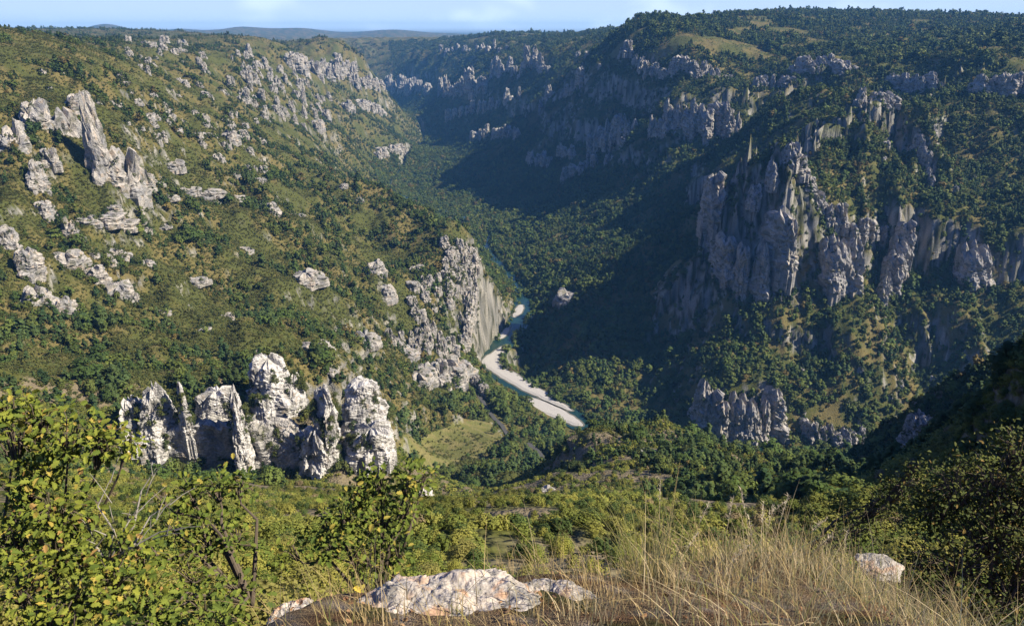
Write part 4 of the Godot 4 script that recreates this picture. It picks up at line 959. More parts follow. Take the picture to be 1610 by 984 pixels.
	["long shaded cliff under the high wooded shoulder", [[766.3, -1275.3, 15.7, 24.2, 26.8, 2, 0.30], [771.1, -1266.4, 17.9, 34.6, 45.5, 6, 0.23], [782.2, -1261.8, 12.7, 24.7, 29.0, 13, 0.12], [794.1, -1267.2, 19.5, 36.1, 44.1, 14, -0.13], [797.1, -1250.8, 12.8, 41.3, 21.6, 7, 0.17], [806.6, -1250.6, 20.7, 39.6, 35.6, 3, 0.19], [816.7, -1247.5, 12.8, 41.0, 25.5, 1, 0.01], [824.6, -1246.0, 16.7, 37.6, 36.5, 6, 0.34], [830.4, -1235.8, 13.2, 29.0, 32.7, 8, 0.34], [833.2, -1225.6, 17.5, 26.2, 29.5, 8, 0.24]]],
	["upper cliff of the massif under its wooded summit", [[288.2, -2052.8, 16.4, 30.7, 35.8, 9, -0.08], [301.7, -2031.8, 24.8, 33.6, 58.4, 13, -0.02], [315.3, -1972.6, 17.7, 31.9, 36.7, 12, 0.44], [324.8, -1954.3, 19.5, 34.8, 49.9, 0, -0.07], [331.8, -1914.2, 15.2, 46.5, 35.6, 3, -0.01], [343.5, -1885.4, 23.2, 25.7, 44.6, 12, -0.01], [349.8, -1869.4, 17.3, 24.7, 31.3, 10, 0.12], [360.0, -1836.9, 16.7, 21.7, 32.7, 11, 0.35], [374.2, -1801.4, 19.8, 43.4, 38.2, 10, 0.30], [387.3, -1799.2, 18.5, 41.6, 41.3, 7, -0.07], [397.5, -1779.6, 17.3, 41.8, 36.0, 15, 0.35], [410.8, -1768.5, 20.2, 34.1, 44.0, 5, 0.18], [417.5, -1765.7, 17.7, 39.0, 31.4, 13, 0.00], [437.4, -1766.1, 17.7, 35.3, 31.3, 0, 0.17]]],
	["short cliff just below the summit trees of the massif", [[418.4, -1769.2, 18.7, 26.3, 40.8, 2, 0.23], [428.6, -1757.3, 12.3, 31.3, 26.2, 4, 0.07], [450.3, -1773.3, 17.4, 17.4, 31.5, 3, 0.24], [453.2, -1748.9, 13.7, 26.3, 22.2, 10, 0.42], [466.9, -1754.1, 10.9, 31.2, 18.7, 13, 0.07], [488.5, -1763.7, 14.5, 17.3, 32.3, 6, 0.43], [501.8, -1771.9, 11.3, 17.7, 20.3, 5, -0.00], [512.4, -1764.0, 11.7, 17.0, 20.6, 0, 0.29]]],
	["tall pillared cliff in the middle of the massif", [[302.2, -1631.0, 16.3, 42.8, 37.8, 0, -0.05], [311.2, -1609.7, 24.6, 56.8, 45.3, 4, 0.27], [317.5, -1601.2, 17.6, 44.7, 35.1, 15, -0.10], [327.6, -1592.9, 25.7, 74.1, 62.3, 8, 0.03], [337.3, -1566.7, 20.8, 42.5, 53.4, 10, 0.32], [342.4, -1566.4, 20.5, 72.7, 45.8, 8, 0.35], [354.8, -1554.7, 25.6, 61.6, 62.4, 4, 0.40], [362.3, -1545.8, 22.1, 59.2, 47.2, 5, 0.18], [368.3, -1539.0, 17.6, 60.3, 38.9, 0, 0.13], [377.2, -1538.6, 23.1, 41.4, 51.5, 0, 0.32]]],
	["sunlit pillar group beside the tall pillared cliff", [[389.2, -1517.4, 23.2, 58.8, 50.4, 5, -0.03], [396.7, -1514.2, 16.0, 51.7, 36.4, 1, -0.14], [410.0, -1527.6, 19.9, 52.6, 49.9, 15, 0.45], [416.9, -1517.2, 18.0, 55.8, 30.7, 0, 0.20], [424.4, -1513.0, 20.2, 67.7, 47.2, 14, 0.24], [433.9, -1518.4, 22.8, 39.0, 58.7, 13, 0.06], [435.0, -1496.5, 14.0, 41.6, 24.8, 7, 0.37], [441.0, -1470.6, 14.4, 66.6, 24.6, 8, -0.08]]],
	["lower cliff on the river side of the massif", [[202.2, -1936.4, 17.6, 70.3, 41.4, 7, -0.07], [218.4, -1919.4, 20.6, 67.6, 42.4, 1, -0.11], [228.6, -1917.7, 27.1, 41.4, 68.2, 10, -0.01], [241.0, -1894.0, 22.4, 63.3, 49.9, 0, -0.12], [250.1, -1862.9, 20.6, 43.0, 35.2, 0, -0.08], [258.8, -1854.5, 21.8, 55.0, 39.0, 15, 0.21], [268.7, -1832.0, 24.7, 63.3, 47.2, 12, 0.07], [276.2, -1792.1, 16.1, 44.6, 32.4, 4, 0.36], [282.9, -1737.3, 19.9, 54.4, 32.4, 6, 0.06]]],
	["cliff steps on the spur running down to the far river bend", [[-140.6, -2743.9, 30.4, 42.8, 62.6, 7, 0.04], [-114.8, -2660.5, 17.7, 56.9, 36.7, 10, 0.15], [-96.1, -2688.0, 25.6, 40.2, 44.0, 9, 0.34], [-86.0, -2636.8, 18.9, 56.2, 32.2, 9, -0.13], [-58.0, -2595.1, 24.3, 34.6, 61.3, 7, 0.11], [-37.5, -2538.6, 22.9, 39.8, 51.6, 13, 0.43], [-18.4, -2512.5, 26.9, 49.1, 48.6, 7, -0.15], [-7.7, -2473.6, 23.8, 44.4, 39.0, 8, -0.08], [15.3, -2393.8, 24.2, 53.3, 50.3, 13, 0.26]]],
	["upper cliffs of the far spur", [[98.7, -2535.0, 27.0, 47.0, 47.9, 4, -0.08], [118.9, -2523.9, 25.4, 54.2, 49.7, 2, 0.36], [132.6, -2439.6, 18.4, 53.5, 42.9, 3, -0.10], [136.4, -2304.5, 20.3, 29.6, 42.3, 3, -0.10], [149.2, -2257.3, 17.1, 32.1, 28.7, 1, -0.12], [160.2, -2231.6, 15.9, 42.6, 31.3, 14, 0.18], [172.4, -2211.5, 14.0, 47.5, 32.4, 12, 0.06], [181.6, -2192.1, 15.4, 38.4, 39.7, 0, -0.04], [192.9, -2174.0, 20.8, 48.6, 44.5, 7, 0.41]]],
	["crags low on the far spur above the valley woods", [[52.3, -2121.2, 20.9, 37.4, 46.9, 0, 0.38], [73.1, -2098.0, 20.3, 29.0, 37.4, 6, 0.08], [88.8, -2090.3, 21.8, 34.1, 49.1, 3, -0.08], [104.2, -2046.1, 17.9, 30.6, 29.9, 5, -0.05], [129.7, -2026.8, 20.2, 34.4, 38.4, 4, 0.13], [139.6, -1999.1, 17.9, 29.6, 38.6, 3, 0.40], [157.7, -1975.0, 19.8, 34.0, 38.2, 6, 0.30]]],
	["pale cliff bands on the sunny side near the head of the gorge", [[-728.1, -2577.8, 26.4, 38.9, 26.4, 13, 4.33], [-721.5, -2595.2, 29.8, 31.0, 29.8, 10, 2.01], [-716.4, -2630.4, 27.5, 31.5, 27.5, 11, 2.58], [-696.2, -2632.0, 26.3, 28.7, 26.3, 10, 0.33], [-701.0, -2714.5, 22.4, 32.2, 22.4, 8, 6.00], [-685.7, -2718.5, 23.8, 38.8, 23.8, 10, 4.59], [-718.8, -2908.2, 25.6, 47.4, 25.6, 8, 6.24], [-720.0, -2968.8, 29.7, 54.6, 29.7, 0, 4.56], [-704.3, -2988.3, 30.9, 48.2, 30.9, 2, 1.32], [-686.3, -2994.0, 32.6, 56.3, 32.6, 11, 4.83], [-673.3, -3024.8, 38.0, 55.5, 38.0, 2, 5.14], [-664.5, -3056.3, 32.2, 59.6, 32.2, 14, 0.88], [-642.9, -3060.1, 27.4, 43.2, 27.4, 5, 3.92], [-631.3, -3079.7, 29.2, 61.8, 29.2, 13, 5.43]]],
	["lower pale ledge of the sunny side near the head of the gorge", [[-559.6, -2618.1, 30.6, 29.0, 30.6, 9, 3.27], [-556.0, -2653.4, 24.2, 22.6, 24.2, 11, 3.63], [-570.4, -2855.2, 36.9, 22.3, 36.9, 1, 1.01], [-564.9, -2912.3, 37.7, 25.6, 37.7, 12, 1.03], [-561.1, -3001.4, 26.8, 35.1, 26.8, 2, 1.59], [-551.2, -2999.5, 36.6, 28.2, 36.6, 15, 6.09], [-534.1, -3026.3, 30.8, 31.2, 30.8, 2, 3.58], [-526.6, -3069.2, 33.4, 23.9, 33.4, 14, 1.65]]],
	["pale crags beside the far bend of the road", [[-442.7, -2456.0, 24.5, 23.0, 24.5, 0, 2.26], [-436.2, -2491.9, 25.6, 20.8, 25.6, 9, 0.09], [-427.1, -2516.4, 21.9, 17.7, 21.9, 10, 1.68], [-417.1, -2553.0, 21.8, 20.1, 21.8, 10, 5.24], [-407.9, -2573.5, 32.3, 26.3, 32.3, 15, 3.35], [-400.2, -2611.1, 26.5, 26.0, 26.5, 0, 6.03], [-389.7, -2637.5, 22.7, 26.1, 22.7, 2, 2.24], [-385.0, -2669.1, 23.5, 26.9, 23.5, 10, 3.78]]],
	["middle cliff line of the far shaded wall", [[-284.6, -3383.7, 27.7, 46.4, 64.2, 13, 0.25], [-252.9, -3362.5, 22.9, 35.6, 48.3, 3, 0.33], [-220.2, -3302.7, 20.4, 54.9, 38.3, 7, 0.39], [-184.6, -3248.8, 29.2, 35.8, 68.3, 13, 0.12], [-166.5, -3211.1, 20.4, 53.4, 46.4, 9, 0.30], [-133.3, -3128.1, 23.7, 64.0, 53.4, 14, 0.08], [-107.6, -3043.9, 24.6, 59.5, 50.0, 3, 0.13], [-84.4, -3025.3, 28.8, 61.6, 67.7, 10, 0.22], [-54.6, -2927.4, 25.3, 40.2, 43.3, 0, 0.14], [-20.0, -2851.0, 26.1, 49.7, 43.8, 14, 0.28], [-6.4, -2815.8, 26.0, 45.0, 51.9, 7, 0.01], [24.2, -2725.8, 15.4, 45.1, 32.5, 10, 0.34]]],
	["long pale cliff at the head of the gorge", [[-616.7, -3063.1, 29.8, 61.3, 29.8, 9, 1.91], [-607.0, -3109.0, 35.3, 39.3, 35.3, 11, 4.94], [-589.5, -3139.5, 35.7, 42.6, 35.7, 0, 5.82], [-572.8, -3166.5, 28.9, 38.2, 28.9, 11, 2.92], [-563.9, -3197.3, 28.6, 50.5, 28.6, 9, 1.57], [-557.0, -3277.8, 31.5, 38.6, 31.5, 2, 2.44], [-775.1, -4760.2, 37.4, 92.2, 37.4, 12, 3.46], [-754.4, -4744.5, 42.4, 95.4, 42.4, 9, 0.71], [-726.0, -4708.3, 41.0, 69.6, 41.0, 0, 0.61], [-678.7, -4682.2, 49.0, 101.3, 49.0, 14, 3.20], [-659.3, -4666.0, 52.9, 91.9, 52.9, 14, 0.07], [-628.7, -4610.9, 37.5, 96.8, 37.5, 5, 5.02], [-591.7, -4556.6, 52.5, 96.5, 52.5, 1, 0.40], [-545.1, -4475.9, 39.9, 65.9, 39.9, 6, 2.50], [-523.7, -4445.9, 32.2, 71.0, 32.2, 2, 3.61], [-464.2, -4252.8, 49.7, 73.0, 49.7, 3, 1.09]]],
	["shadowed cliff columns beside the head of the gorge", [[-374.7, -4032.3, 33.7, 107.8, 71.0, 10, -0.06], [-318.3, -3663.1, 27.3, 121.5, 65.2, 10, 0.11], [-299.9, -3604.5, 23.9, 99.6, 39.9, 4, -0.12], [-279.2, -3551.7, 26.3, 63.7, 66.5, 5, 0.35], [-259.0, -3513.7, 26.7, 63.4, 59.7, 10, 0.10], [-243.0, -3493.7, 31.9, 81.6, 71.7, 4, -0.00], [-222.1, -3469.4, 33.7, 98.9, 56.9, 10, -0.12], [-199.7, -3423.6, 29.1, 119.0, 56.3, 13, 0.34], [-182.0, -3396.8, 31.8, 112.1, 81.9, 7, 0.17], [-165.4, -3362.6, 35.0, 66.7, 88.5, 15, -0.10], [-155.9, -3347.5, 29.4, 64.8, 71.5, 13, 0.43], [-135.4, -3311.6, 32.0, 86.7, 67.9, 1, -0.07], [-114.8, -3270.8, 26.5, 66.8, 42.9, 12, -0.11]]],
	["upper cliff line of the far shaded wall", [[-84.7, -3310.6, 23.5, 93.0, 41.6, 14, -0.07], [-66.3, -3309.2, 33.3, 77.0, 53.9, 14, 0.43], [-47.5, -3267.7, 32.9, 90.0, 65.3, 8, 0.31], [-29.4, -3234.3, 25.9, 43.7, 54.9, 8, -0.10], [-8.8, -3219.7, 27.5, 52.0, 63.9, 14, 0.37], [9.9, -3114.9, 29.0, 51.8, 74.7, 5, 0.03], [28.3, -3024.4, 27.6, 46.4, 52.1, 4, 0.05], [41.8, -2984.3, 27.1, 80.9, 49.0, 6, 0.35], [56.8, -2968.9, 25.5, 83.3, 50.8, 3, 0.25], [73.8, -2918.9, 20.5, 52.7, 46.3, 4, -0.00], [85.0, -2910.4, 25.3, 73.7, 44.1, 4, 0.17], [105.1, -2867.8, 22.9, 67.6, 57.0, 0, 0.43], [118.0, -2822.8, 19.9, 45.6, 38.8, 9, 0.06]]],
	["rim cliff along the far plateau edge", [[-426.5, -4702.5, 26.8, 60.2, 61.3, 11, 0.23], [-387.8, -4636.4, 29.5, 52.0, 53.7, 1, 0.00], [-348.0, -4594.8, 28.9, 30.2, 55.0, 12, 0.20], [-312.5, -4533.6, 30.6, 57.9, 54.1, 2, 0.01], [-268.1, -4426.4, 25.9, 27.2, 51.4, 1, 0.35], [-231.1, -4385.7, 29.6, 25.0, 53.2, 6, 0.16], [-190.3, -4261.8, 21.3, 35.0, 47.4, 7, 0.12], [-157.8, -4176.9, 30.6, 40.9, 56.5, 12, 0.07], [-115.0, -3751.5, 28.0, 45.3, 72.6, 7, 0.07], [-81.5, -3676.1, 15.5, 46.7, 33.2, 9, 0.01], [-58.3, -3626.7, 20.1, 26.1, 33.4, 13, 0.38], [-21.4, -3552.6, 16.9, 26.1, 27.1, 7, 0.37]]],
	["sunlit ribs low on the massif above the valley woods", [[134.9, -1905.7, 20.5, 41.3, 36.0, 0, -0.07], [155.8, -1894.3, 19.5, 37.2, 46.4, 3, 0.39], [173.5, -1876.5, 20.3, 27.9, 39.5, 6, 0.27], [188.2, -1872.7, 15.1, 27.7, 33.6, 12, 0.14], [204.9, -1855.1, 17.4, 29.1, 33.3, 15, 0.17], [229.9, -1796.9, 16.2, 34.0, 34.0, 0, -0.01], [236.8, -1736.2, 15.9, 31.9, 28.6, 8, 0.28], [248.8, -1675.6, 12.4, 27.9, 30.9, 5, 0.23]]],
	["row of crags on the wooded slope right under the summit", [[512.2, -1617.5, 11.7, 28.8, 28.1, 6, 0.06], [528.8, -1628.8, 18.3, 31.2, 39.1, 9, 0.15], [547.4, -1620.6, 11.5, 33.8, 29.5, 2, -0.03], [564.1, -1624.0, 19.2, 19.3, 37.0, 12, -0.14], [568.2, -1607.3, 18.9, 21.7, 41.4, 0, 0.14], [580.1, -1599.9, 16.2, 23.5, 37.2, 7, 0.32]]],
	["vertical ribs on the wall beside the dark bowl", [[608.4, -1135.7, 11.6, 26.8, 28.1, 4, -0.04], [608.8, -1120.9, 11.7, 32.3, 27.4, 14, 0.43], [603.8, -1096.0, 11.6, 27.5, 24.9, 6, 0.25], [601.4, -1080.3, 11.2, 37.0, 18.2, 11, 0.41], [595.3, -1058.2, 10.7, 24.8, 19.6, 10, 0.44], [589.4, -1034.4, 8.9, 23.3, 14.4, 5, 0.22]]],
	["pale steps at the river foot of the wooded wall", [[328.7, -723.2, 9.9, 15.2, 20.4, 7, 0.29], [334.2, -716.6, 11.5, 20.0, 20.8, 5, 0.20], [344.5, -714.9, 7.2, 14.5, 15.3, 13, 0.01], [352.2, -714.7, 10.5, 18.8, 22.5, 4, 0.44], [358.6, -709.6, 9.7, 12.8, 18.9, 0, 0.08], [369.1, -713.3, 8.7, 16.2, 20.8, 2, 0.20], [377.2, -714.1, 8.5, 11.5, 21.1, 11, -0.00], [387.0, -715.2, 10.5, 18.8, 17.0, 14, -0.08]]]
]
# x, y, z, width, height, depth, taper, jag, turn, seed, label
const TOWERS := [
	[-176.9, -206.3, -323.0, 24.9, 50.6, 17.4, 0.30, 0.25, 3.86, 901, "tall white pinnacle with a narrow pointed tip at the end of the row"],
	[-189.5, -198.5, -326.4, 22.2, 31.0, 17.8, 0.40, 0.30, 4.49, 902, "broad pale shoulder leaning against the tallest white pinnacle"],
	[-161.2, -188.0, -320.0, 9.9, 30.1, 5.4, 0.28, 0.30, 2.52, 903, "short white tooth just beside the tall pointed white pinnacle"],
	[-151.1, -187.0, -334.5, 22.4, 20.0, 12.3, 0.80, 0.35, 0.27, 904, "low grey-white crest between the white tooth and the vertical slab"],
	[-133.1, -200.1, -316.8, 13.9, 42.4, 8.3, 0.45, 0.20, 1.79, 905, "narrow white vertical slab hanging in the middle of the row"],
	[-125.4, -188.3, -348.9, 29.5, 35.9, 26.5, 0.40, 0.20, 3.63, 906, "large white pyramid rock with a dark flank standing above the row"],
	[-114.5, -181.1, -347.8, 14.0, 14.5, 7.7, 0.50, 0.40, 4.51, 907, "sloping white shoulder beside the large pyramid rock"],
	[-93.4, -192.2, -328.2, 16.2, 30.3, 8.9, 0.55, 0.25, 2.54, 908, "blocky cream rock in the middle of the broken castle-like group"],
	[-77.3, -191.3, -339.3, 21.4, 26.8, 17.1, 0.70, 0.20, 3.46, 909, "flat-topped cream and ochre block behind the grey angular rock"],
	[-99.1, -206.7, -318.3, 21.3, 25.6, 12.8, 0.60, 0.35, 5.35, 910, "bright white blade at the foot of the row above the bushes"],
	[-89.4, -204.5, -315.7, 8.6, 37.2, 6.0, 0.60, 0.30, 3.87, 911, "thin white fin rising from the bright white blade"],
	[-72.1, -199.7, -323.3, 26.7, 19.3, 21.4, 0.60, 0.35, 3.01, 912, "wide grey angular rock at the meadow end of the row"],
	[-101.1, -193.0, -272.6, 12.8, 8.6, 7.0, 0.70, 0.40, 2.54, 913, "small grey boulder among the bushes below the white row"],
	[-21.1, -108.1, -151.0, 4.9, 5.8, 2.7, 0.70, 0.40, 0.65, 914, "small grey boulder sticking out of the scrub beside the oak bush"],
	[-129.3, -183.7, -338.7, 13.7, 11.5, 7.6, 0.70, 0.40, 2.34, 915, "weathered ledge below the large pyramid rock"],
	[-165.7, -212.3, -330.1, 20.7, 18.8, 9.3, 0.75, 0.50, 6.12, 1220, "grey ledge under the short white tooth"],
	[-151.0, -213.1, -329.9, 19.3, 23.2, 8.7, 0.75, 0.50, 3.19, 1265, "brushy grey ledge between the tall pinnacle and the white slab"],
	[-123.9, -214.8, -332.2, 20.8, 26.9, 9.4, 0.75, 0.50, 2.90, 1350, "brushy grey rock face below the large pyramid rock"],
	[-113.2, -212.3, -329.4, 17.2, 19.2, 7.8, 0.75, 0.50, 4.13, 1380, "scrubby grey step beside the bright white blade"],
	[-130.8, -201.3, -337.2, 16.0, 21.9, 7.2, 0.75, 0.50, 1.43, 1330, "grey rib climbing to the large pyramid rock"],
	[-169.2, -207.2, -323.0, 30.2, 29.2, 12.1, 0.85, 0.35, 0.00, 1235, "brushy grey rock wall behind the tall white pinnacle"],
	[-147.4, -208.6, -325.0, 35.0, 30.3, 14.0, 0.85, 0.35, 0.00, 1305, "brushy grey rock wall between the white tooth and the slab"],
	[-121.8, -208.6, -325.0, 35.0, 29.9, 14.0, 0.85, 0.35, 0.00, 1385, "brushy grey rock wall under the large pyramid rock"],
	[-107.4, -208.6, -323.7, 28.3, 25.1, 11.3, 0.85, 0.35, 0.00, 1430, "scrubby grey rock wall behind the bright white blade"],
	[-84.1, -208.2, -327.7, 28.5, 19.7, 11.4, 0.85, 0.35, 0.00, 1505, "scrubby grey rock wall under the cream block"]
]

func rock_material() -> StandardMaterial3D:
	var m := StandardMaterial3D.new()
	m.vertex_color_use_as_albedo = true
	m.roughness = 0.95
	m.metallic_specular = 0.2
	m.uv1_triplanar = true
	m.uv1_world_triplanar = true
	m.uv1_scale = Vector3.ONE / 17.0
	m.albedo_texture = noise_texture(8, 0.02, 5, Color(0.60, 0.60, 0.62), Color(1, 1, 1), 512)
	m.heightmap_enabled = true
	m.heightmap_texture = noise_texture(9, 0.025, 5, Color.BLACK, Color.WHITE, 512)
	m.heightmap_scale = 75.0
	return m


# a weathered limestone body about one unit wide and one high: jointed blocks, ledges, a broken top; it reaches below its base
func rock_mesh(seed_: int, seg: int, rings: int, aspect: float, taper: float, jag: float, boxy: float, bleach := 0.0) -> ArrayMesh:
	var nz := FastNoiseLite.new()
	nz.seed = seed_
	nz.frequency = 1.0
	nz.fractal_octaves = 3
	var block := FastNoiseLite.new()
	block.seed = seed_ + 1
	block.noise_type = FastNoiseLite.TYPE_CELLULAR
	block.frequency = 1.0
	block.cellular_return_type = FastNoiseLite.RETURN_CELL_VALUE
	block.cellular_distance_function = FastNoiseLite.DISTANCE_HYBRID
	block.domain_warp_enabled = true
	block.domain_warp_amplitude = 0.16
	block.domain_warp_frequency = 1.3
	var ph := seed_ * 1.7
	var ring := []
	for j in rings + 1:
		var t := j / float(rings)
		var y := lerpf(-0.35, 1.0, t)
		var up := maxf(y, 0.0)
		var pts := PackedVector3Array()
		var wide := lerpf(1.05, taper, pow(up, 1.1))
		wide *= 1.0 + 0.09 * nz.get_noise_2d(up * aspect * 2.6 + ph, 7.0)
		if t > 0.93: wide *= sqrt(maxf(0.25, 1.0 - pow((t - 0.93) / 0.07, 2.0)))
		for i in seg:
			var a := TAU * i / seg
			var ca := cos(a); var sa := sin(a)
			var sq := lerpf(1.0, 1.0 / maxf(absf(ca), absf(sa)), boxy)
			var q := Vector3(ca * 0.5 * wide, up * aspect, sa * 0.5 * wide)
			var big := block.get_noise_3d(q.x * 3.0 + ph, q.y * 0.75, q.z * 3.0)
			var small := block.get_noise_3d(q.x * 4.2, q.y * 5.5 + ph, q.z * 4.2)
			var bed := block.get_noise_2d(q.y * 3.1 + ph, 40.0 + floorf(a * 1.3) * 0.7)
			var lump := nz.get_noise_3d(q.x * 1.7, q.y * 0.9 + ph, q.z * 1.7)
			var fine := nz.get_noise_3d(q.x * 7.0 + ph, q.y * 5.0, q.z * 7.0)
			var rad := 0.5 * wide * sq * (1.0 + big * 0.27 + small * 0.10 + bed * 0.08 + lump * 0.30 + fine * 0.07)
			var top := 1.0 - jag * clampf(0.5 + 0.75 * block.get_noise_2d(ca * 0.8 + ph, sa * 0.8 + 5.0) + 0.5 * nz.get_noise_2d(ca + ph, sa), 0.0, 1.0)
			var yy := y if y < 0.0 else y * lerpf(1.0, top, smoothstep(0.0, 0.6, y))
			pts.append(Vector3(ca * rad, yy + fine * 0.02 / aspect, sa * rad))
		ring.append(pts)
	var v := PackedVector3Array(); var c := PackedColorArray()
	var cap := Vector3.ZERO
	for q in ring[rings]: cap += q / float(seg)
	for j in rings + 1:
		for i in seg:
			var i2 := (i + 1) % seg
			if j < rings:
				var p0: Vector3 = ring[j][i]; var p1: Vector3 = ring[j][i2]; var p2: Vector3 = ring[j + 1][i]; var p3: Vector3 = ring[j + 1][i2]
				if (i + j) % 2 == 0: v.append_array([p0, p2, p1, p1, p2, p3])
				else: v.append_array([p0, p2, p3, p0, p3, p1])
			else:
				v.append_array([ring[j][i], cap, ring[j][i2]])
	var lean := Vector3(nz.get_noise_1d(ph), 0, nz.get_noise_1d(ph + 9.0)) * 0.35
	for k in v.size():
		v[k] += lean * maxf(v[k].y, 0.0) * v[k].y
	for k in range(0, v.size(), 3):
		var p := (v[k] + v[k + 1] + v[k + 2]) / 3.0
		p.y *= aspect
		var s := nz.get_noise_3d(p.x * 2.0 + 9.0, p.y * 1.1, p.z * 2.0)
		var u := nz.get_noise_3d(p.x * 4.0, p.y * 2.2 + 30.0, p.z * 4.0)
		var w := nz.get_noise_3d(p.x * 9.0 + 5.0, p.y * 1.3, p.z * 9.0)
		var stone := Color(0.38, 0.37, 0.355).lerp(Color(0.56, 0.52, 0.46), smoothstep(-0.25, 0.30, s))
		stone = stone.lerp(Color(0.60, 0.47, 0.33), smoothstep(0.20, 0.45, u) * 0.55)
		stone = stone.lerp(Color(0.17, 0.17, 0.16), smoothstep(-0.14, -0.38, w) * (0.55 - 0.3 * bleach))
		stone = stone.lerp(Color(0.80, 0.775, 0.73), bleach * smoothstep(-0.45, 0.05, s + w * 0.4))
		stone = stone.lerp(Color(0.10, 0.105, 0.045), smoothstep(0.16, 0.34, nz.get_noise_3d(p.x * 3.2 + 60.0, p.y * 3.2, p.z * 3.2)) * (0.55 - 0.3 * bleach))
		c.append(stone); c.append(stone); c.append(stone)
	return make_mesh(v, c)


var rock_spots := []

func place_rock(called: String, d: Array, shapes: Array, mat: Material, parent: Node, origin: Vector3) -> MeshInstance3D:
	var o := mesh_node(called, shapes[int(d[5]) % 8 + (0 if d[3] > d[2] * 2.1 else (8 if d[3] > d[2] else 16))], mat, parent)
	o.position = Vector3(d[0], ground_at(d[0], d[1]) - float(d[3]) * 0.15, d[1]) - origin
	o.rotation.y = d[6]
	o.scale = Vector3(d[2], d[3], d[4])
	rock_spots.append([o.position + origin, float(d[2]), float(d[3]), float(d[4])])
	return o


func build_rocks() -> void:
	var mat := rock_material()
	var shapes := []
	for k in 8: shapes.append(rock_mesh(100 + k * 13, 34, 36, 3.0, [0.55, 0.75, 0.45, 0.85][k % 4], [0.35, 0.25, 0.5, 0.2][(k / 2) % 4], 0.25))
	for k in 8: shapes.append(rock_mesh(300 + k * 17, 34, 26, 1.5, [0.6, 0.75, 0.5, 0.85][k % 4], [0.45, 0.35, 0.6, 0.3][(k / 2) % 4], 0.2))
	for k in 8: shapes.append(rock_mesh(500 + k * 19, 36, 18, 0.7, [0.7, 0.8, 0.6, 0.85][k % 4], [0.5, 0.4, 0.7, 0.35][(k / 2) % 4], 0.1))
	for d in ROCKS:
		var g: Array = ROCK_GROUPS[int(d[7])]
		var o := place_rock(g[0], d, shapes, mat, self, Vector3.ZERO)
		var look := "slender " if d[3] > d[2] * 2.1 else ("blocky " if d[3] > d[2] else "low broad ")
		tag(o, d[8] if d[8] else look + g[1], g[2], g[3])
	for cl in CLIFFS:
		var first: Array = cl[1][0]
		var at := Vector3(first[0], ground_at(first[0], first[1]), first[1])
		var o := holder("cliff", at)
		tag(o, cl[0], "cliff")
		for d in cl[1]: place_rock("pillar", d, shapes, mat, o, at)
	var k := 0
	for d in TOWERS:
		var o := mesh_node("rock_pinnacle", rock_mesh(int(d[9]), 64, 60, float(d[4]) / float(d[3]), d[6], d[7], 0.12, 0.85 if int(d[9]) < 920 else 0.25), mat)
		o.position = Vector3(d[0], d[1], d[2])
		o.rotation.y = d[8]
		o.scale = Vector3(d[3], d[4], d[5])
		for rep in 3: rock_spots.append([o.position, float(d[3]), float(d[4]), float(d[5])])
		tag(o, d[10], "rock", "white limestone pinnacles above the meadow")
		k += 1


# ---------------------------------------------------------------- vegetation
# a crown of many small leaf sprays; the shape has its foot at y = 0 and is one unit high
func crown_mesh(seed_: int, kind: String, clumps: int, per: int, leaf: float) -> ArrayMesh:
	var g := RandomNumberGenerator.new()
	g.seed = seed_
	var v := PackedVector3Array(); var n := PackedVector3Array()
	for k in clumps:
		var c := Vector3.ZERO
		var cr := 0.0
		var t := (k + g.randf()) / clumps
		var a := g.randf() * TAU
		if kind == "pine":
			var rad := lerpf(0.27, 0.03, t) * sqrt(g.randf())
			c = Vector3(cos(a) * rad, lerpf(0.16, 0.96, t), sin(a) * rad)
			cr = lerpf(0.13, 0.05, t)
		elif kind == "oak":
			var hgt := sqrt(g.randf())
			var rad := 0.36 * sqrt(g.randf()) * sin(PI * clampf(0.18 + 0.74 * t, 0.0, 1.0))
			c = Vector3(cos(a) * rad, lerpf(0.26, 0.90, t) + (hgt - 0.7) * 0.1, sin(a) * rad)
			cr = 0.14
		else:
			var rad := 0.48 * sqrt(g.randf()) * sqrt(1.0 - t * t * 0.8)
			c = Vector3(cos(a) * rad, 0.08 + 0.72 * t, sin(a) * rad)
			cr = 0.17
		for q in per:
			var d := Vector3(g.randfn(), g.randfn(), g.randfn()).normalized()
			var p := c + d * cr * pow(g.randf(), 0.4)
			var out := (d * 0.8 + (p - Vector3(0, 0.35, 0)).normalized() * 0.9 + Vector3(0, 0.25, 0)).normalized()
			var face := (out + Vector3(g.randfn(), g.randfn(), g.randfn()) * 0.35).normalized()
			var e1 := face.cross(Vector3(g.randfn(), g.randfn(), g.randfn())).normalized()
			var e2 := face.cross(e1)
			var s := leaf * g.randf_range(0.6, 1.3)
			var p0 := p - e1 * s * 0.5 - e2 * s * 0.4
			var p1 := p + e1 * s * 0.5 - e2 * s * 0.3
			var p2 := p + e2 * s * 0.6 + e1 * s * g.randf_range(-0.3, 0.3)
			v.append_array([p0, p1, p2])
			n.append_array([out, out, out])
			var p3 := p + e2 * s * 0.2 + e1 * s * 0.7
			v.append_array([p1, p3, p2])
			n.append_array([out, out, out])
	return make_mesh(v, PackedColorArray(), n)


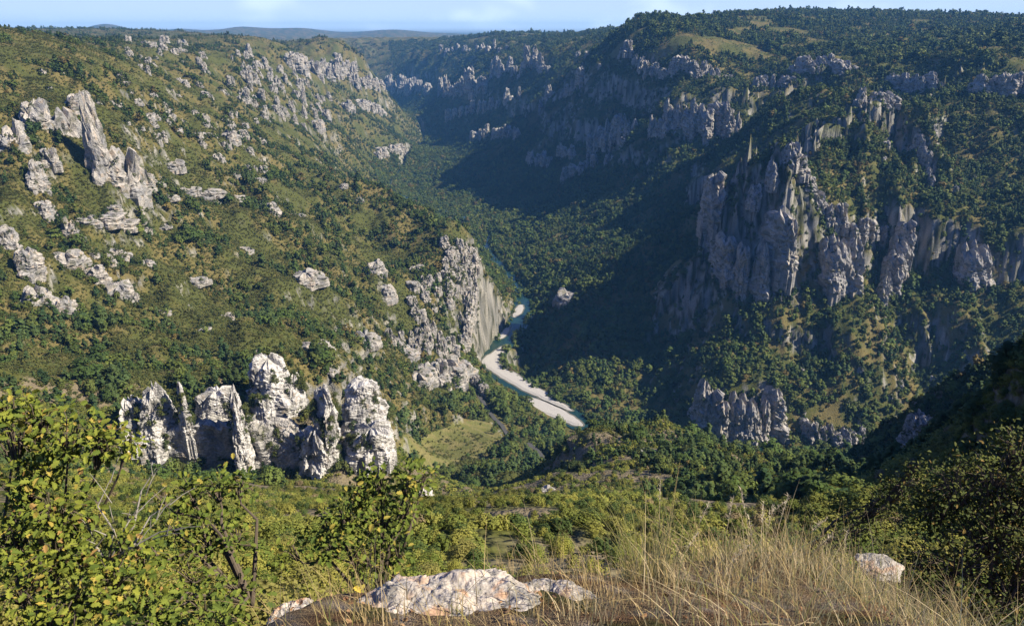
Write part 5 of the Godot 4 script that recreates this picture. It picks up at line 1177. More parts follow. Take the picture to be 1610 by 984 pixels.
func trunk_mesh(height: float, radius: float, seed_: int) -> ArrayMesh:
	var g := RandomNumberGenerator.new()
	g.seed = seed_
	var v := PackedVector3Array()
	tube(v, [Vector3(0, -0.12, 0), Vector3(g.randf_range(-0.02, 0.02), height * 0.4, g.randf_range(-0.02, 0.02)), Vector3(g.randf_range(-0.03, 0.03), height, g.randf_range(-0.03, 0.03))], [radius, radius * 0.8, radius * 0.3], 6)
	for k in 4:
		var a := g.randf() * TAU
		var b := Vector3(0, height * g.randf_range(0.45, 0.75), 0)
		tube(v, [b, b + Vector3(cos(a) * 0.16, 0.14, sin(a) * 0.16)], [radius * 0.45, radius * 0.15], 4)
	return make_mesh(v, PackedColorArray())


func tube(v: PackedVector3Array, path: Array, radii: Array, sides: int) -> void:
	var prev := PackedVector3Array()
	for k in path.size():
		var along: Vector3 = ((path[mini(k + 1, path.size() - 1)] as Vector3) - (path[maxi(k - 1, 0)] as Vector3)).normalized()
		var e1 := along.cross(Vector3(0.31, 0.2, 0.93)).normalized()
		var e2 := along.cross(e1)
		var ring := PackedVector3Array()
		for s in sides:
			var a := TAU * s / sides
			ring.append((path[k] as Vector3) + (e1 * cos(a) + e2 * sin(a)) * float(radii[k]))
		if k > 0:
			for s in sides:
				var s2 := (s + 1) % sides
				v.append_array([prev[s], prev[s2], ring[s], prev[s2], ring[s2], ring[s]])
		prev = ring


func leaf_material(c: Color, by_copy := false) -> StandardMaterial3D:
	var m := StandardMaterial3D.new()
	m.albedo_color = Color.WHITE if by_copy else c.linear_to_srgb()
	m.vertex_color_use_as_albedo = by_copy
	m.roughness = 0.75
	m.metallic_specular = 0.25
	m.backlight_enabled = true
	m.backlight = Color(0.35, 0.35, 0.2)
	return m


func build_vegetation() -> void:
	var g := RandomNumberGenerator.new()
	g.seed = 77
	var kinds := ["pine", "oak", "shrub"]
	var meshes := {}
	for kd in kinds:
		meshes[kd] = []
		for q in 4:
			meshes[kd].append(crown_mesh(300 + q * 7 + kd.length(), kd, 16 if kd != "shrub" else 12, 9, 0.13 if kd != "shrub" else 0.17))
	# places: kind -> arrays of [transform, colour, size / distance]
	var places := {"pine": [], "oak": [], "shrub": []}
	var meadow := PackedVector2Array(MEADOW)
	var road := PackedVector2Array(ROAD)
	var bars := []
	for b in BARS: bars.append(Geometry2D.offset_polygon(PackedVector2Array(b), -3.5)[0])
	var dt := 2.0 * TA / (COLS - 1)
	for j in rows.size() - 1:
		var r := rows[j]
		if r < 5.6 or r > 5600.0: continue
		var cell := r * dt * (rows[j + 1] - r)
		var lim := 0.78 if r < 60.0 else 0.68
		for i in range(int((TA - lim) / dt), int((TA + lim) / dt)):
			var k := j * COLS + i
			var p := tv[k]
			var side := tside[k]
			var rock: float = trock[k]
			var away := absf(side)
			var bearing := -TA + i * dt
			if away < (10.0 if r < 1200.0 else 3.5) and r > 500.0: continue
			if side < 0.0 and away < 30.0 and r > 700.0 and r < 1010.0: continue
			var patch := n_patch.get_noise_2d(p.x, p.z)
			var tree := 0.0
			var bush := 0.0
			var size := 7.5
			var conifer := 0.5
			if side > 0.0 and r > 500.0:
				tree = 0.034 * smoothstep(-0.55, 0.0, 0.15 - patch * 0.8) + 0.005
				bush = 0.008
				if r > 2300.0: tree *= 0.55; size = 8.5; bush = 0.0
				if p.y > -70.0 and r > 1500.0:
					tree *= smoothstep(-0.22, 0.02, n_patch.get_noise_2d(p.x * 0.4 + 70.0, p.z * 0.4))
					size = 7.0 + 7.0 * smoothstep(0.0, 0.4, n_patch.get_noise_2d(p.x * 1.5, p.z * 1.5 + 300.0))
				conifer = 0.55
			elif r < 400.0:
				bush = (3.0 if r < 30.0 else (1.2 if r < 55.0 else (0.6 if r < 130.0 else 0.26))) * (0.18 + 0.82 * smoothstep(-0.22, 0.06, n_broad.get_noise_2d(p.x * 5.0, p.z * 5.0)))
				if r < 13.0: bush = 1.6
				if bearing > 0.20 and r > 130.0:
					tree = 0.042 * smoothstep(140.0, 240.0, r + (bearing - 0.2) * 260.0)
					conifer = 0.8
					size = 5.5
				elif bearing > 0.02 and r > 285.0:
					tree = 0.024
					conifer = 0.6
					size = 5.0
				elif bearing < -0.12 and r > 372.0: tree = 0.03; conifer = 0.9; size = 7.0
				elif bearing < -0.35 and r > 220.0: tree = 0.022; conifer = 0.7; size = 5.0
			else:
				var m := smoothstep(-0.16, 0.16, patch + (-p.y - 210.0) / 700.0)
				tree = 0.026 * m
				bush = 0.17 if r < 1000.0 else 0.06
				if r > 1500.0: tree *= 0.8; bush = 0.012
				if r > 2300.0: size = 8.5; tree *= 0.6
				conifer = 0.6
				if p.y > -40.0: tree *= 0.8
			if p.y < -385.0 and r < 3000.0 and r > 500.0 and away < 170.0:
				tree = 0.026; size = 8.5; conifer = 0.12; bush = 0.01
			if bearing > 0.45 and r < 420.0 and r > 12.0: tree = (0.08 if r > 45.0 else 0.0) / clampf(tn[k].y, 0.15, 1.0); bush = (3.0 if r < 45.0 else (1.6 if r < 160.0 else 0.3)) / clampf(tn[k].y, 0.15, 1.0); size = 3.0 if r < 160.0 else 4.5; conifer = 0.7; rock = 0.0
			tree *= 1.0 - 0.6 * rock
			bush *= 1.0 - 0.75 * rock
			var grove := n_patch.get_noise_2d(p.x * 2.2 + 900.0, p.z * 2.2)
			conifer = clampf(conifer + grove * 1.5, 0.05, 0.95)
			size *= 1.0 + 0.9 * n_patch.get_noise_2d(p.x * 1.6, p.z * 1.6 + 1700.0)
			for what in 2:
				var e := cell * (tree if what == 0 else bush)
				var cnt := int(e + g.randf())
				for q in cnt:
					var fi := g.randf(); var fj := g.randf()
					var at := tv[k].lerp(tv[k + 1], fi).lerp(tv[k + COLS].lerp(tv[k + COLS + 1], fi), fj)
					var flat := Vector2(at.x, at.z)
					if r > 500.0 and r < 1300.0 and absf(at.x) < 200.0:
						if what == 0 and Geometry2D.is_point_in_polygon(flat, meadow) and g.randf() > 0.03: continue
						if what == 1 and Geometry2D.is_point_in_polygon(flat, meadow) and g.randf() > 0.2: continue
						var on_bar := false
						for sg in road.size() - 1:
							if Geometry2D.get_closest_point_to_segment(flat, road[sg], road[sg + 1]).distance_to(flat) < 6.0: on_bar = true
						for b in bars:
							if Geometry2D.is_point_in_polygon(flat, b): on_bar = true
						if on_bar and (what == 0 or g.randf() > 0.10): continue
					var kd := "shrub"
					var s := g.randf_range(0.8, 2.3) if r > 130.0 else (g.randf_range(0.4, 1.3) if r > 55.0 else g.randf_range(0.25, 0.85))
					var c := Color(0.10, 0.125, 0.024).lerp(Color(0.20, 0.19, 0.04), g.randf())
					if r > 400.0:
						s = g.randf_range(1.0, 2.6)
						c = Color(0.055, 0.072, 0.020).lerp(Color(0.11, 0.108, 0.032), g.randf())
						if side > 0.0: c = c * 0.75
					elif g.randf() < 0.22: c = Color(0.05, 0.075, 0.02)
					elif g.randf() < 0.05: c = Color(0.17, 0.13, 0.07)
					if what == 0:
						s = size * g.randf_range(0.5, 1.2) * (1.35 if g.randf() < 0.2 else 1.0)
						if g.randf() < conifer:
							kd = "pine"
							c = Color(0.026, 0.050, 0.018).lerp(Color(0.058, 0.082, 0.025), g.randf())
						else:
							kd = "oak"
							c = Color(0.046, 0.078, 0.018).lerp(Color(0.105, 0.125, 0.028), g.randf())
							if g.randf() < 0.05: c = Color(0.13, 0.10, 0.03)
					c *= 1.0 + 0.7 * grove
					var wide := s * g.randf_range(0.95, 1.55)
					var bs := Basis(Vector3.UP, g.randf() * TAU).scaled(Vector3(wide, s, wide))
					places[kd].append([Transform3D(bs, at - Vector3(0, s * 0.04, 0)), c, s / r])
	# plants that grow round the rocks and on their ledges
	for sp in rock_spots:
		var c0: Vector3 = sp[0]
		if c0.length() < 290.0: continue
		for q in 20:
			var a := g.randf() * TAU
			var t := 0.0 if q < 7 else g.randf_range(0.3, 0.95)
			var out := 0.62 if q < 7 else 0.44 - 0.12 * t
			var at := c0 + Vector3(cos(a) * sp[1] * out, 0, sin(a) * sp[3] * out)
			at.y = ground_at(at.x, at.z) if q < 7 else c0.y + sp[2] * t * 0.82
			var s := g.randf_range(2.6, 6.0) if q < 7 else g.randf_range(1.4, 4.2)
			var kd: String = ["pine", "oak", "oak", "shrub"][g.randi() % 4] if q < 7 else "shrub"
			if kd == "shrub": s = minf(s, 3.6)
			var c := Color(0.035, 0.055, 0.018).lerp(Color(0.085, 0.095, 0.028), g.randf())
			var wide := s * g.randf_range(0.9, 1.3)
			places[kd].append([Transform3D(Basis(Vector3.UP, g.randf() * TAU).scaled(Vector3(wide, s, wide)), at - Vector3(0, s * 0.06, 0)), c, s / at.length()])
	var total := 0
	for kd in kinds:
		var list: Array = places[kd]
		list.sort_custom(func(a, b): return a[2] > b[2])
		total += list.size()
		var big: Array = list.slice(0, 300)
		var rest: Array = list.slice(300)
		var fine := []
		for q in 3: fine.append(crown_mesh(500 + q * 11 + kd.length(), kd, 34, 16, 0.075) if kd != "shrub" else crown_mesh(500 + q * 11, kd, 60, 40, 0.04))
		var tints := []
		var trunk := trunk_mesh(0.75 if kd != "shrub" else 0.4, 0.022, 9)
		var bark := StandardMaterial3D.new()
		bark.albedo_color = Color(0.11, 0.085, 0.065).linear_to_srgb()
		bark.roughness = 0.95
		for q in 6:
			tints.append(leaf_material(big[q * 7][1] if kd != "shrub" else [Color(0.14, 0.16, 0.028), Color(0.19, 0.185, 0.036), Color(0.10, 0.13, 0.024), Color(0.18, 0.165, 0.045), Color(0.075, 0.105, 0.02), Color(0.21, 0.195, 0.04)][q]))
		var words: Array = {"pine": ["pine_tree", "dark green pine standing in the wooded slope below the ledge", "tree", "pines on the wooded slopes"], "oak": ["oak_tree", "rounded green oak among the pines of the slope below the ledge", "tree", "oaks on the wooded slopes"], "shrub": ["garrigue_shrub", "low yellow-green shrub growing on the scrubby slope below the ledge", "shrub", "shrubs on the slope below the ledge"]}[kd]
		for q in big.size():
			var o := holder(words[0], big[q][0].origin)
			o.basis = big[q][0].basis
			mesh_node("trunk" if kd != "shrub" else "stem", trunk, bark, o)
			mesh_node("crown" if kd != "shrub" else "foliage", fine[q % 3], tints[(q * 5) % 6], o)
			tag(o, words[1], words[2], words[3])
		var per := [[], [], [], [], []]
		for q in rest.size(): per[4 if kd == "shrub" and rest[q][2] > 0.0075 else q % 4].append(rest[q])
		if kd == "shrub": meshes[kd].append(crown_mesh(811, kd, 30, 22, 0.075))
		for w in meshes[kd].size():
			var mm := MultiMesh.new()
			mm.transform_format = MultiMesh.TRANSFORM_3D
			mm.use_colors = true
			mm.mesh = meshes[kd][w]
			mm.instance_count = per[w].size()
			for q in per[w].size():
				mm.set_instance_transform(q, per[w][q][0])
				mm.set_instance_color(q, per[w][q][1])
			var o := MultiMeshInstance3D.new()
			o.name = numbered({"pine": "pine_forest", "oak": "oak_forest", "shrub": "scrub"}[kd])
			o.multimesh = mm
			o.material_override = leaf_material(Color.WHITE, true)
			add_child(o)
			tag(o, {"pine": "dark green pine woods covering the gorge walls", "oak": "mid green oak woods covering the gorge walls", "shrub": "low olive scrub scattered over the gorge slopes"}[kd], {"pine": "forest", "oak": "forest", "shrub": "scrub"}[kd], "", "stuff")
	print("plants ", total, " ", places.pine.size(), " ", places.oak.size(), " ", places.shrub.size())


# ---------------------------------------------------------------- the ledge in front
# called, label, category, root, palette, leaf length, leaf parts, clusters [x, y, z, radius, leaves]
const BUSHES := [
	["oak_bush", "large yellow-green oak bush overhanging the ledge in front of the white pinnacles", "shrub", Vector3(-3.000, -3.900, -3.600), 0, 0.046, 300, [[-2.792, -2.129, -3.600, 0.184, 221], [-2.695, -2.063, -3.700, 0.140, 144], [-2.463, -2.088, -3.600, 0.152, 204], [-2.298, -2.149, -3.600, 0.138, 178], [-2.134, -2.129, -3.600, 0.076, 68], [-2.712, -2.354, -3.500, 0.213, 272], [-2.499, -2.451, -3.400, 0.180, 255], [-2.702, -2.543, -3.300, 0.207, 280], [-2.489, -2.669, -3.300, 0.195, 272], [-2.593, -2.753, -3.100, 0.230, 323], [-2.301, -2.795, -3.100, 0.202, 289], [-2.150, -2.798, -3.200, 0.178, 255], [-2.198, -2.706, -3.400, 0.123, 119], [-2.001, -2.928, -3.200, 0.150, 187], [-2.856, -1.982, -3.700, 0.093, 76], [-2.688, -2.294, -3.600, 0.124, 127]]],
	["oak_bush", "low green oak bush with spreading leafy tufts beside the bare branches", "shrub", Vector3(-1.600, -3.300, -3.600), 1, 0.043, 300, [[-2.061, -2.786, -4.000, 0.140, 144], [-1.891, -2.738, -4.000, 0.133, 136], [-1.746, -2.714, -4.000, 0.105, 93], [-2.169, -2.956, -3.900, 0.157, 144], [-1.930, -2.976, -3.800, 0.171, 161], [-1.724, -2.928, -3.800, 0.153, 127], [-2.184, -2.911, -3.600, 0.163, 144], [-1.931, -3.014, -3.500, 0.161, 153], [-2.265, -2.786, -4.000, 0.077, 42], [-1.854, -2.807, -3.000, 0.141, 144], [-1.625, -2.807, -3.000, 0.141, 144], [-1.500, -2.820, -3.200, 0.136, 119], [-1.405, -2.699, -2.800, 0.122, 119], [-1.872, -2.718, -2.800, 0.133, 136]]],
	["oak_bush", "upright green oak bush growing just behind the pale ledge rock", "shrub", Vector3(-0.850, -3.500, -3.700), 1, 0.042, 300, [[-0.971, -2.669, -3.900, 0.130, 161], [-0.810, -2.623, -3.900, 0.136, 170], [-0.651, -2.600, -3.900, 0.122, 144], [-0.531, -2.576, -3.900, 0.061, 42], [-1.039, -2.786, -3.800, 0.152, 178], [-0.807, -2.833, -3.800, 0.162, 195], [-0.644, -2.739, -3.800, 0.121, 110], [-1.108, -2.945, -3.700, 0.134, 144], [-0.858, -2.958, -3.600, 0.144, 153], [-0.665, -2.911, -3.600, 0.111, 93], [-1.180, -2.833, -3.800, 0.081, 51], [-1.366, -2.992, -3.700, 0.101, 59]]],
	["box_bush", "dense dark evergreen bush with small leaves at the shaded end of the ledge", "shrub", Vector3(2.600, -3.300, -3.100), 2, 0.026, 0, [[2.753, -2.421, -3.600, 0.255, 900], [2.937, -2.315, -3.700, 0.222, 700], [2.544, -2.464, -3.600, 0.201, 700], [2.461, -2.595, -3.600, 0.148, 480], [2.688, -2.663, -3.400, 0.285, 1100], [2.746, -2.841, -3.200, 0.311, 1100], [2.447, -2.798, -3.300, 0.282, 1000], [2.322, -2.794, -3.400, 0.144, 450], [2.124, -2.841, -3.200, 0.173, 500], [2.351, -2.828, -3.000, 0.230, 800], [1.946, -2.880, -3.100, 0.116, 272], [2.860, -2.523, -3.500, 0.216, 700], [2.896, -2.626, -3.300, 0.312, 900], [3.031, -2.354, -3.500, 0.284, 800]]],
	["juniper_bush", "small olive bush rising from the dry grass behind the seeding stalks", "shrub", Vector3(1.950, -4.400, -4.700), 2, 0.028, 0, [[2.719, -3.315, -4.600, 0.236, 420], [2.876, -3.148, -4.600, 0.161, 306], [2.549, -3.411, -4.500, 0.161, 255], [2.938, -2.985, -4.600, 0.103, 136], [2.281, -3.446, -4.400, 0.135, 153]]]
]
const STALKS := [
	[0.798, -2.714, 0.843, -1.966, -2.700],
	[0.945, -2.672, 0.975, -1.982, -2.750],
	[1.054, -2.634, 1.039, -1.967, -2.800],
	[1.040, -2.453, 1.098, -1.963, -2.700],
	[1.071, -2.564, 1.095, -1.912, -2.600],
	[1.065, -2.794, 1.157, -1.946, -2.700],
	[1.154, -2.635, 1.213, -1.965, -2.750],
	[1.284, -2.755, 1.358, -2.029, -2.700],
	[1.308, -2.655, 1.348, -2.036, -2.600],
	[0.867, -2.426, 0.949, -2.022, -2.500],
	[1.181, -2.481, 1.178, -2.054, -2.500],
	[1.536, -2.788, 1.539, -2.193, -2.800],
	[0.679, -2.422, 0.776, -2.036, -2.600],
	[0.630, -2.570, 0.640, -1.848, -2.700],
	[1.020, -2.521, 1.013, -1.971, -2.600]
]
const TUFTS := [
	[0.555, -2.500, 120, 0.50, 0.22, 2, "tall fine yellow-green grass tuft with upright blades next to the pale rock"],
	[0.637, -2.500, 60, 0.42, 0.26, 1, "tall straw grass tuft leaning on the fine yellow-green tuft"],
	[0.887, -2.600, 130, 0.23, 0.28, 0, "dry straw-coloured grass tuft among the seeding stalks"],
	[1.016, -2.500, 130, 0.22, 0.32, 3, "dry straw-coloured grass tuft among the seeding stalks"],
	[1.225, -2.600, 130, 0.23, 0.32, 0, "dry straw-coloured grass tuft among the seeding stalks"],
	[1.419, -2.700, 130, 0.20, 0.28, 1, "dry straw-coloured grass tuft among the seeding stalks"],
	[1.121, -3.000, 130, 0.25, 0.36, 1, "dry straw-coloured grass tuft among the seeding stalks"],
	[1.394, -3.100, 130, 0.28, 0.36, 0, "dry straw-coloured grass tuft among the seeding stalks"],
	[1.716, -3.200, 130, 0.28, 0.40, 1, "dry straw-coloured grass tuft among the seeding stalks"],
	[1.804, -3.000, 130, 0.22, 0.32, 0, "dry straw-coloured grass tuft among the seeding stalks"],
	[0.894, -3.000, 130, 0.22, 0.32, 2, "dry straw-coloured grass tuft among the seeding stalks"],
	[0.453, -2.700, 130, 0.19, 0.24, 2, "dry straw-coloured grass tuft among the seeding stalks"],
	[1.449, -2.500, 130, 0.20, 0.32, 3, "dry straw-coloured grass tuft among the seeding stalks"],
	[1.676, -2.600, 130, 0.23, 0.32, 4, "dry straw-coloured grass tuft among the seeding stalks"],
	[1.828, -2.500, 130, 0.25, 0.32, 4, "dry straw-coloured grass tuft among the seeding stalks"],
	[1.911, -2.400, 130, 0.25, 0.32, 1, "dry straw-coloured grass tuft among the seeding stalks"],
	[1.184, -2.350, 130, 0.17, 0.32, 3, "dry straw-coloured grass tuft among the seeding stalks"],
	[0.942, -2.200, 130, 0.14, 0.32, 0, "dry straw-coloured grass tuft among the seeding stalks"],
	[0.703, -2.200, 130, 0.14, 0.28, 3, "dry straw-coloured grass tuft among the seeding stalks"],
	[0.536, -2.300, 130, 0.17, 0.24, 1, "dry straw-coloured grass tuft among the seeding stalks"],
	[-1.097, -2.700, 80, 0.27, 0.35, 2, "dry grass tuft between the oak bushes and the pale rock"],
	[-0.986, -2.800, 80, 0.31, 0.30, 1, "dry grass tuft between the oak bushes and the pale rock"],
	[-1.097, -2.500, 80, 0.23, 0.30, 0, "dry grass tuft between the oak bushes and the pale rock"],
	[-1.232, -2.500, 80, 0.27, 0.35, 2, "dry grass tuft between the oak bushes and the pale rock"],
	[-0.803, -2.600, 80, 0.22, 0.30, 1, "dry grass tuft between the oak bushes and the pale rock"],
	[-0.885, -2.300, 80, 0.18, 0.30, 0, "dry grass tuft between the oak bushes and the pale rock"],
	[-0.597, -2.250, 90, 0.13, 0.25, 1, "short dry grass tuft growing at the edge of the pale ledge rock"],
	[-0.471, -2.350, 90, 0.14, 0.25, 2, "short dry grass tuft growing at the edge of the pale ledge rock"],
	[-0.273, -2.400, 90, 0.12, 0.25, 1, "short dry grass tuft growing at the edge of the pale ledge rock"],
	[-0.013, -2.400, 90, 0.14, 0.25, 0, "short dry grass tuft growing at the edge of the pale ledge rock"],
	[0.191, -2.350, 90, 0.16, 0.25, 1, "short dry grass tuft growing at the edge of the pale ledge rock"],
	[0.298, -2.200, 90, 0.16, 0.25, 0, "short dry grass tuft growing at the edge of the pale ledge rock"],
	[-0.411, -1.850, 90, 0.10, 0.25, 0, "short dry grass tuft growing at the edge of the pale ledge rock"],
	[-0.207, -1.820, 90, 0.09, 0.25, 1, "short dry grass tuft growing at the edge of the pale ledge rock"],
	[0.030, -1.820, 90, 0.10, 0.25, 0, "short dry grass tuft growing at the edge of the pale ledge rock"],
	[0.231, -1.850, 90, 0.14, 0.25, 3, "short dry grass tuft growing at the edge of the pale ledge rock"],
	[0.336, -2.000, 90, 0.16, 0.25, 0, "short dry grass tuft growing at the edge of the pale ledge rock"],
	[-0.546, -1.900, 90, 0.12, 0.25, 1, "short dry grass tuft growing at the edge of the pale ledge rock"]
]

func ledge_at(x: float, z: float) -> float:
	var d := -z
	var rim := 2.35 + 0.15 * sin(x * 1.9) + maxf(0.0, x - 0.45) * 0.55
	rim = minf(rim, 3.9)
	var y := -1.68 - 0.52 * (d - 1.7) - 0.10 * maxf(0.0, -x - 0.5) - 0.03 * absf(x)
	if x > 1.3: y -= (x - 1.3) * 0.55
	if x < -0.75: y -= (-0.75 - x) * 0.6
	if d > rim: y -= (d - rim) * (1.2 + 0.6 * (d - rim))
	y += n_fine.get_noise_2d(x * 22.0, z * 22.0) * 0.05 + n_fine.get_noise_2d(x * 90.0, z * 90.0) * 0.015
	return y


func build_foreground() -> void:
	# ground of the ledge
	var nx := 190
	var nzz := 130
	var v := PackedVector3Array(); var c := PackedColorArray(); var idx := PackedInt32Array(); var n := PackedVector3Array()
	for j in nzz + 1:
		for i in nx + 1:
			var x := lerpf(-5.5, 7.5, i / float(nx))
			var z := lerpf(-0.2, -7.6, j / float(nzz))
			v.append(Vector3(x, ledge_at(x, z), z))
			var a := n_fine.get_noise_2d(x * 40.0, z * 40.0)
			var b := n_fine.get_noise_2d(x * 130.0 + 60.0, z * 130.0)
			var soil := Color(0.20, 0.115, 0.065).lerp(Color(0.28, 0.20, 0.12), smoothstep(-0.2, 0.3, a))
			soil = soil.lerp(Color(0.36, 0.31, 0.26), smoothstep(0.18, 0.4, b) * 0.8)
			soil = soil.lerp(Color(0.10, 0.095, 0.04), smoothstep(0.1, 0.35, -a))
			c.append(soil)
	for j in nzz + 1:
		for i in nx + 1:
			var ia := maxi(i - 1, 0); var ib := mini(i + 1, nx)
			var ja := maxi(j - 1, 0); var jb := mini(j + 1, nzz)
			n.append((v[j * (nx + 1) + ib] - v[j * (nx + 1) + ia]).cross(v[jb * (nx + 1) + i] - v[ja * (nx + 1) + i]).normalized())
	for j in nzz:
		for i in nx:
			var k := j * (nx + 1) + i
			idx.append_array([k, k + 1, k + nx + 1, k + 1, k + nx + 2, k + nx + 1])
	var soil_mat := StandardMaterial3D.new()
	soil_mat.vertex_color_use_as_albedo = true
	soil_mat.roughness = 1.0
	soil_mat.metallic_specular = 0.15
	soil_mat.uv1_triplanar = true
	soil_mat.uv1_world_triplanar = true
	soil_mat.uv1_scale = Vector3.ONE / 0.35
	soil_mat.albedo_texture = noise_texture(81, 0.06, 5, Color(0.55, 0.55, 0.55), Color.WHITE, 512)
	soil_mat.heightmap_enabled = true
	soil_mat.heightmap_texture = noise_texture(82, 0.08, 4, Color.BLACK, Color.WHITE, 512)
	soil_mat.heightmap_scale = 1.6
	tag(mesh_node("ground", make_mesh(v, c, n, idx), soil_mat), "", "", "", "structure")
	# stones of the ledge
	var stone_mat := StandardMaterial3D.new()
	stone_mat.vertex_color_use_as_albedo = true
	stone_mat.roughness = 0.95
	stone_mat.metallic_specular = 0.2
	stone_mat.uv1_triplanar = true
	stone_mat.uv1_world_triplanar = true
	stone_mat.uv1_scale = Vector3.ONE / 0.45
	stone_mat.albedo_texture = noise_texture(83, 0.05, 5, Color(0.66, 0.64, 0.62), Color.WHITE, 512)
	stone_mat.heightmap_enabled = true
	stone_mat.heightmap_texture = noise_texture(84, 0.02, 5, Color.BLACK, Color.WHITE, 512)
	stone_mat.heightmap_scale = 1.2
	for s in [["ledge_rock", Vector3(-0.146, -1.927, -2.050), Vector3(0.580, 0.090, 0.420), 0.15, 31, 0.80, "pale weathered rock with rusty patches on the ledge beneath the grass"],
		["ledge_rock", Vector3(-0.370, -1.918, -2.050), Vector3(0.340, 0.070, 0.300), 0.50, 37, 0.50, "smaller whitish rock joined to the pale ledge rock"],
		["ledge_rock", Vector3(0.135, -1.944, -2.050), Vector3(0.360, 0.070, 0.320), -0.40, 41, 0.70, "low cream rock half buried in dry grass beside the pale rock"],
		["ledge_rock", Vector3(1.974, -2.679, -3.200), Vector3(0.240, 0.030, 0.220), 0.20, 43, 0.60, "small sunlit rock between dry grass and the dark evergreen bush"],
		["ledge_rock", Vector3(-0.872, -2.184, -2.300), Vector3(0.220, 0.060, 0.180), 0.90, 47, 1.00, "small reddish stone lying in the litter"]]:
		var o := mesh_node(s[0], boulder_mesh(s[4], s[2].x, s[2].y, s[2].z, s[5]), stone_mat)
		var y := ledge_at(s[1].x, s[1].z)
		o.position = Vector3(s[1].x, y if s[1].y == 0.0 else s[1].y, s[1].z)
		o.rotation.y = s[3]
		tag(o, s[6], "rock")
	build_litter()
	build_bushes()
	build_dead_branches()
	build_grass()


# a low weathered boulder: pitted, with broken steps
func boulder_mesh(seed_: int, w: float, h: float, d: float, rust: float) -> ArrayMesh:
	var nz := FastNoiseLite.new()
	nz.seed = seed_
	nz.frequency = 1.0
	nz.fractal_octaves = 5
	var cell := FastNoiseLite.new()
	cell.seed = seed_ + 3
	cell.noise_type = FastNoiseLite.TYPE_CELLULAR
	cell.frequency = 1.0
	cell.cellular_return_type = FastNoiseLite.RETURN_DISTANCE2_SUB
	var plate := FastNoiseLite.new()
	plate.seed = seed_ + 8
	plate.noise_type = FastNoiseLite.TYPE_CELLULAR
	plate.frequency = 1.0
	plate.cellular_return_type = FastNoiseLite.RETURN_CELL_VALUE
	plate.domain_warp_enabled = true
	plate.domain_warp_amplitude = 0.5
	plate.domain_warp_frequency = 0.8
	var seg := 150
	var rings := 60
	var v := PackedVector3Array(); var c := PackedColorArray(); var idx := PackedInt32Array(); var n := PackedVector3Array()
	for j in rings + 1:
		var e := lerpf(-0.7, PI / 2, j / float(rings))
		for i in seg:
			var a := TAU * i / seg
			var dir := Vector3(cos(a) * cos(e), sin(e), sin(a) * cos(e))
			var q := Vector3(dir.x * w, dir.y * h * 2.2, dir.z * d) * 14.0
			var crack := smoothstep(0.10, 0.0, cell.get_noise_3dv(q * 0.10) + 1.0) * 0.10
			var lump := nz.get_noise_3dv(dir * 0.9) * 0.34 + plate.get_noise_3dv(q * 0.10) * 0.16 + plate.get_noise_3dv(q * 0.27 + Vector3(5, 0, 0)) * 0.05 + nz.get_noise_3dv(q * 0.4) * 0.03
			var p := dir * (1.0 + lump - crack)
			p.y = minf(p.y, 0.55 + 0.45 * nz.get_noise_2d(p.x * 1.4 + 3.0, p.z * 1.4) + p.y * 0.35)
			v.append(Vector3(p.x * w * 0.5, p.y * h, p.z * d * 0.5))
			var s := nz.get_noise_3dv(q * 0.22 + Vector3(40, 0, 0))
			var u := nz.get_noise_3dv(q * 0.28 + Vector3(0, 50, 0))
			var col := Color(0.50, 0.465, 0.42).lerp(Color(0.64, 0.575, 0.50), smoothstep(-0.2, 0.3, s))
			col = col.lerp(Color(0.55, 0.33, 0.20), smoothstep(0.08, 0.30, u) * rust)
			col = col.lerp(Color(0.30, 0.29, 0.26), smoothstep(0.12, 0.32, -u) * 0.8)
			col = col.lerp(Color(0.12, 0.11, 0.10), smoothstep(0.05, 0.0, cell.get_noise_3dv(q * 0.10) + 1.0) * 0.5)
			c.append(col)
	for j in rings:
		for i in seg:
			var k := j * seg + i
			var k2 := j * seg + (i + 1) % seg
			idx.append_array([k, k + seg, k2, k2, k + seg, k2 + seg])
	n.resize(v.size())
	for k in range(0, idx.size(), 3):
		var f := (v[idx[k + 1]] - v[idx[k]]).cross(v[idx[k + 2]] - v[idx[k]])
		for q in 3: n[idx[k + q]] += f
	for k in n.size(): n[k] = n[k].normalized() if n[k].length() > 1e-12 else Vector3.UP
	return make_mesh(v, c, n, idx)


func copies_node(called: String, m: Mesh, list: Array, parent: Node, mat: Material = null) -> MultiMeshInstance3D:
	var mm := MultiMesh.new()
	mm.transform_format = MultiMesh.TRANSFORM_3D
	mm.use_colors = true
	mm.mesh = m
	mm.instance_count = list.size()
	for q in list.size():
		mm.set_instance_transform(q, list[q][0])
		mm.set_instance_color(q, list[q][1])
	var o := MultiMeshInstance3D.new()
	o.name = numbered(called) if parent == self else called
	o.multimesh = mm
	o.material_override = mat if mat else leaf_material(Color.WHITE, true)
	parent.add_child(o, true)
	o.set_meta("kind", "stuff")
	return o


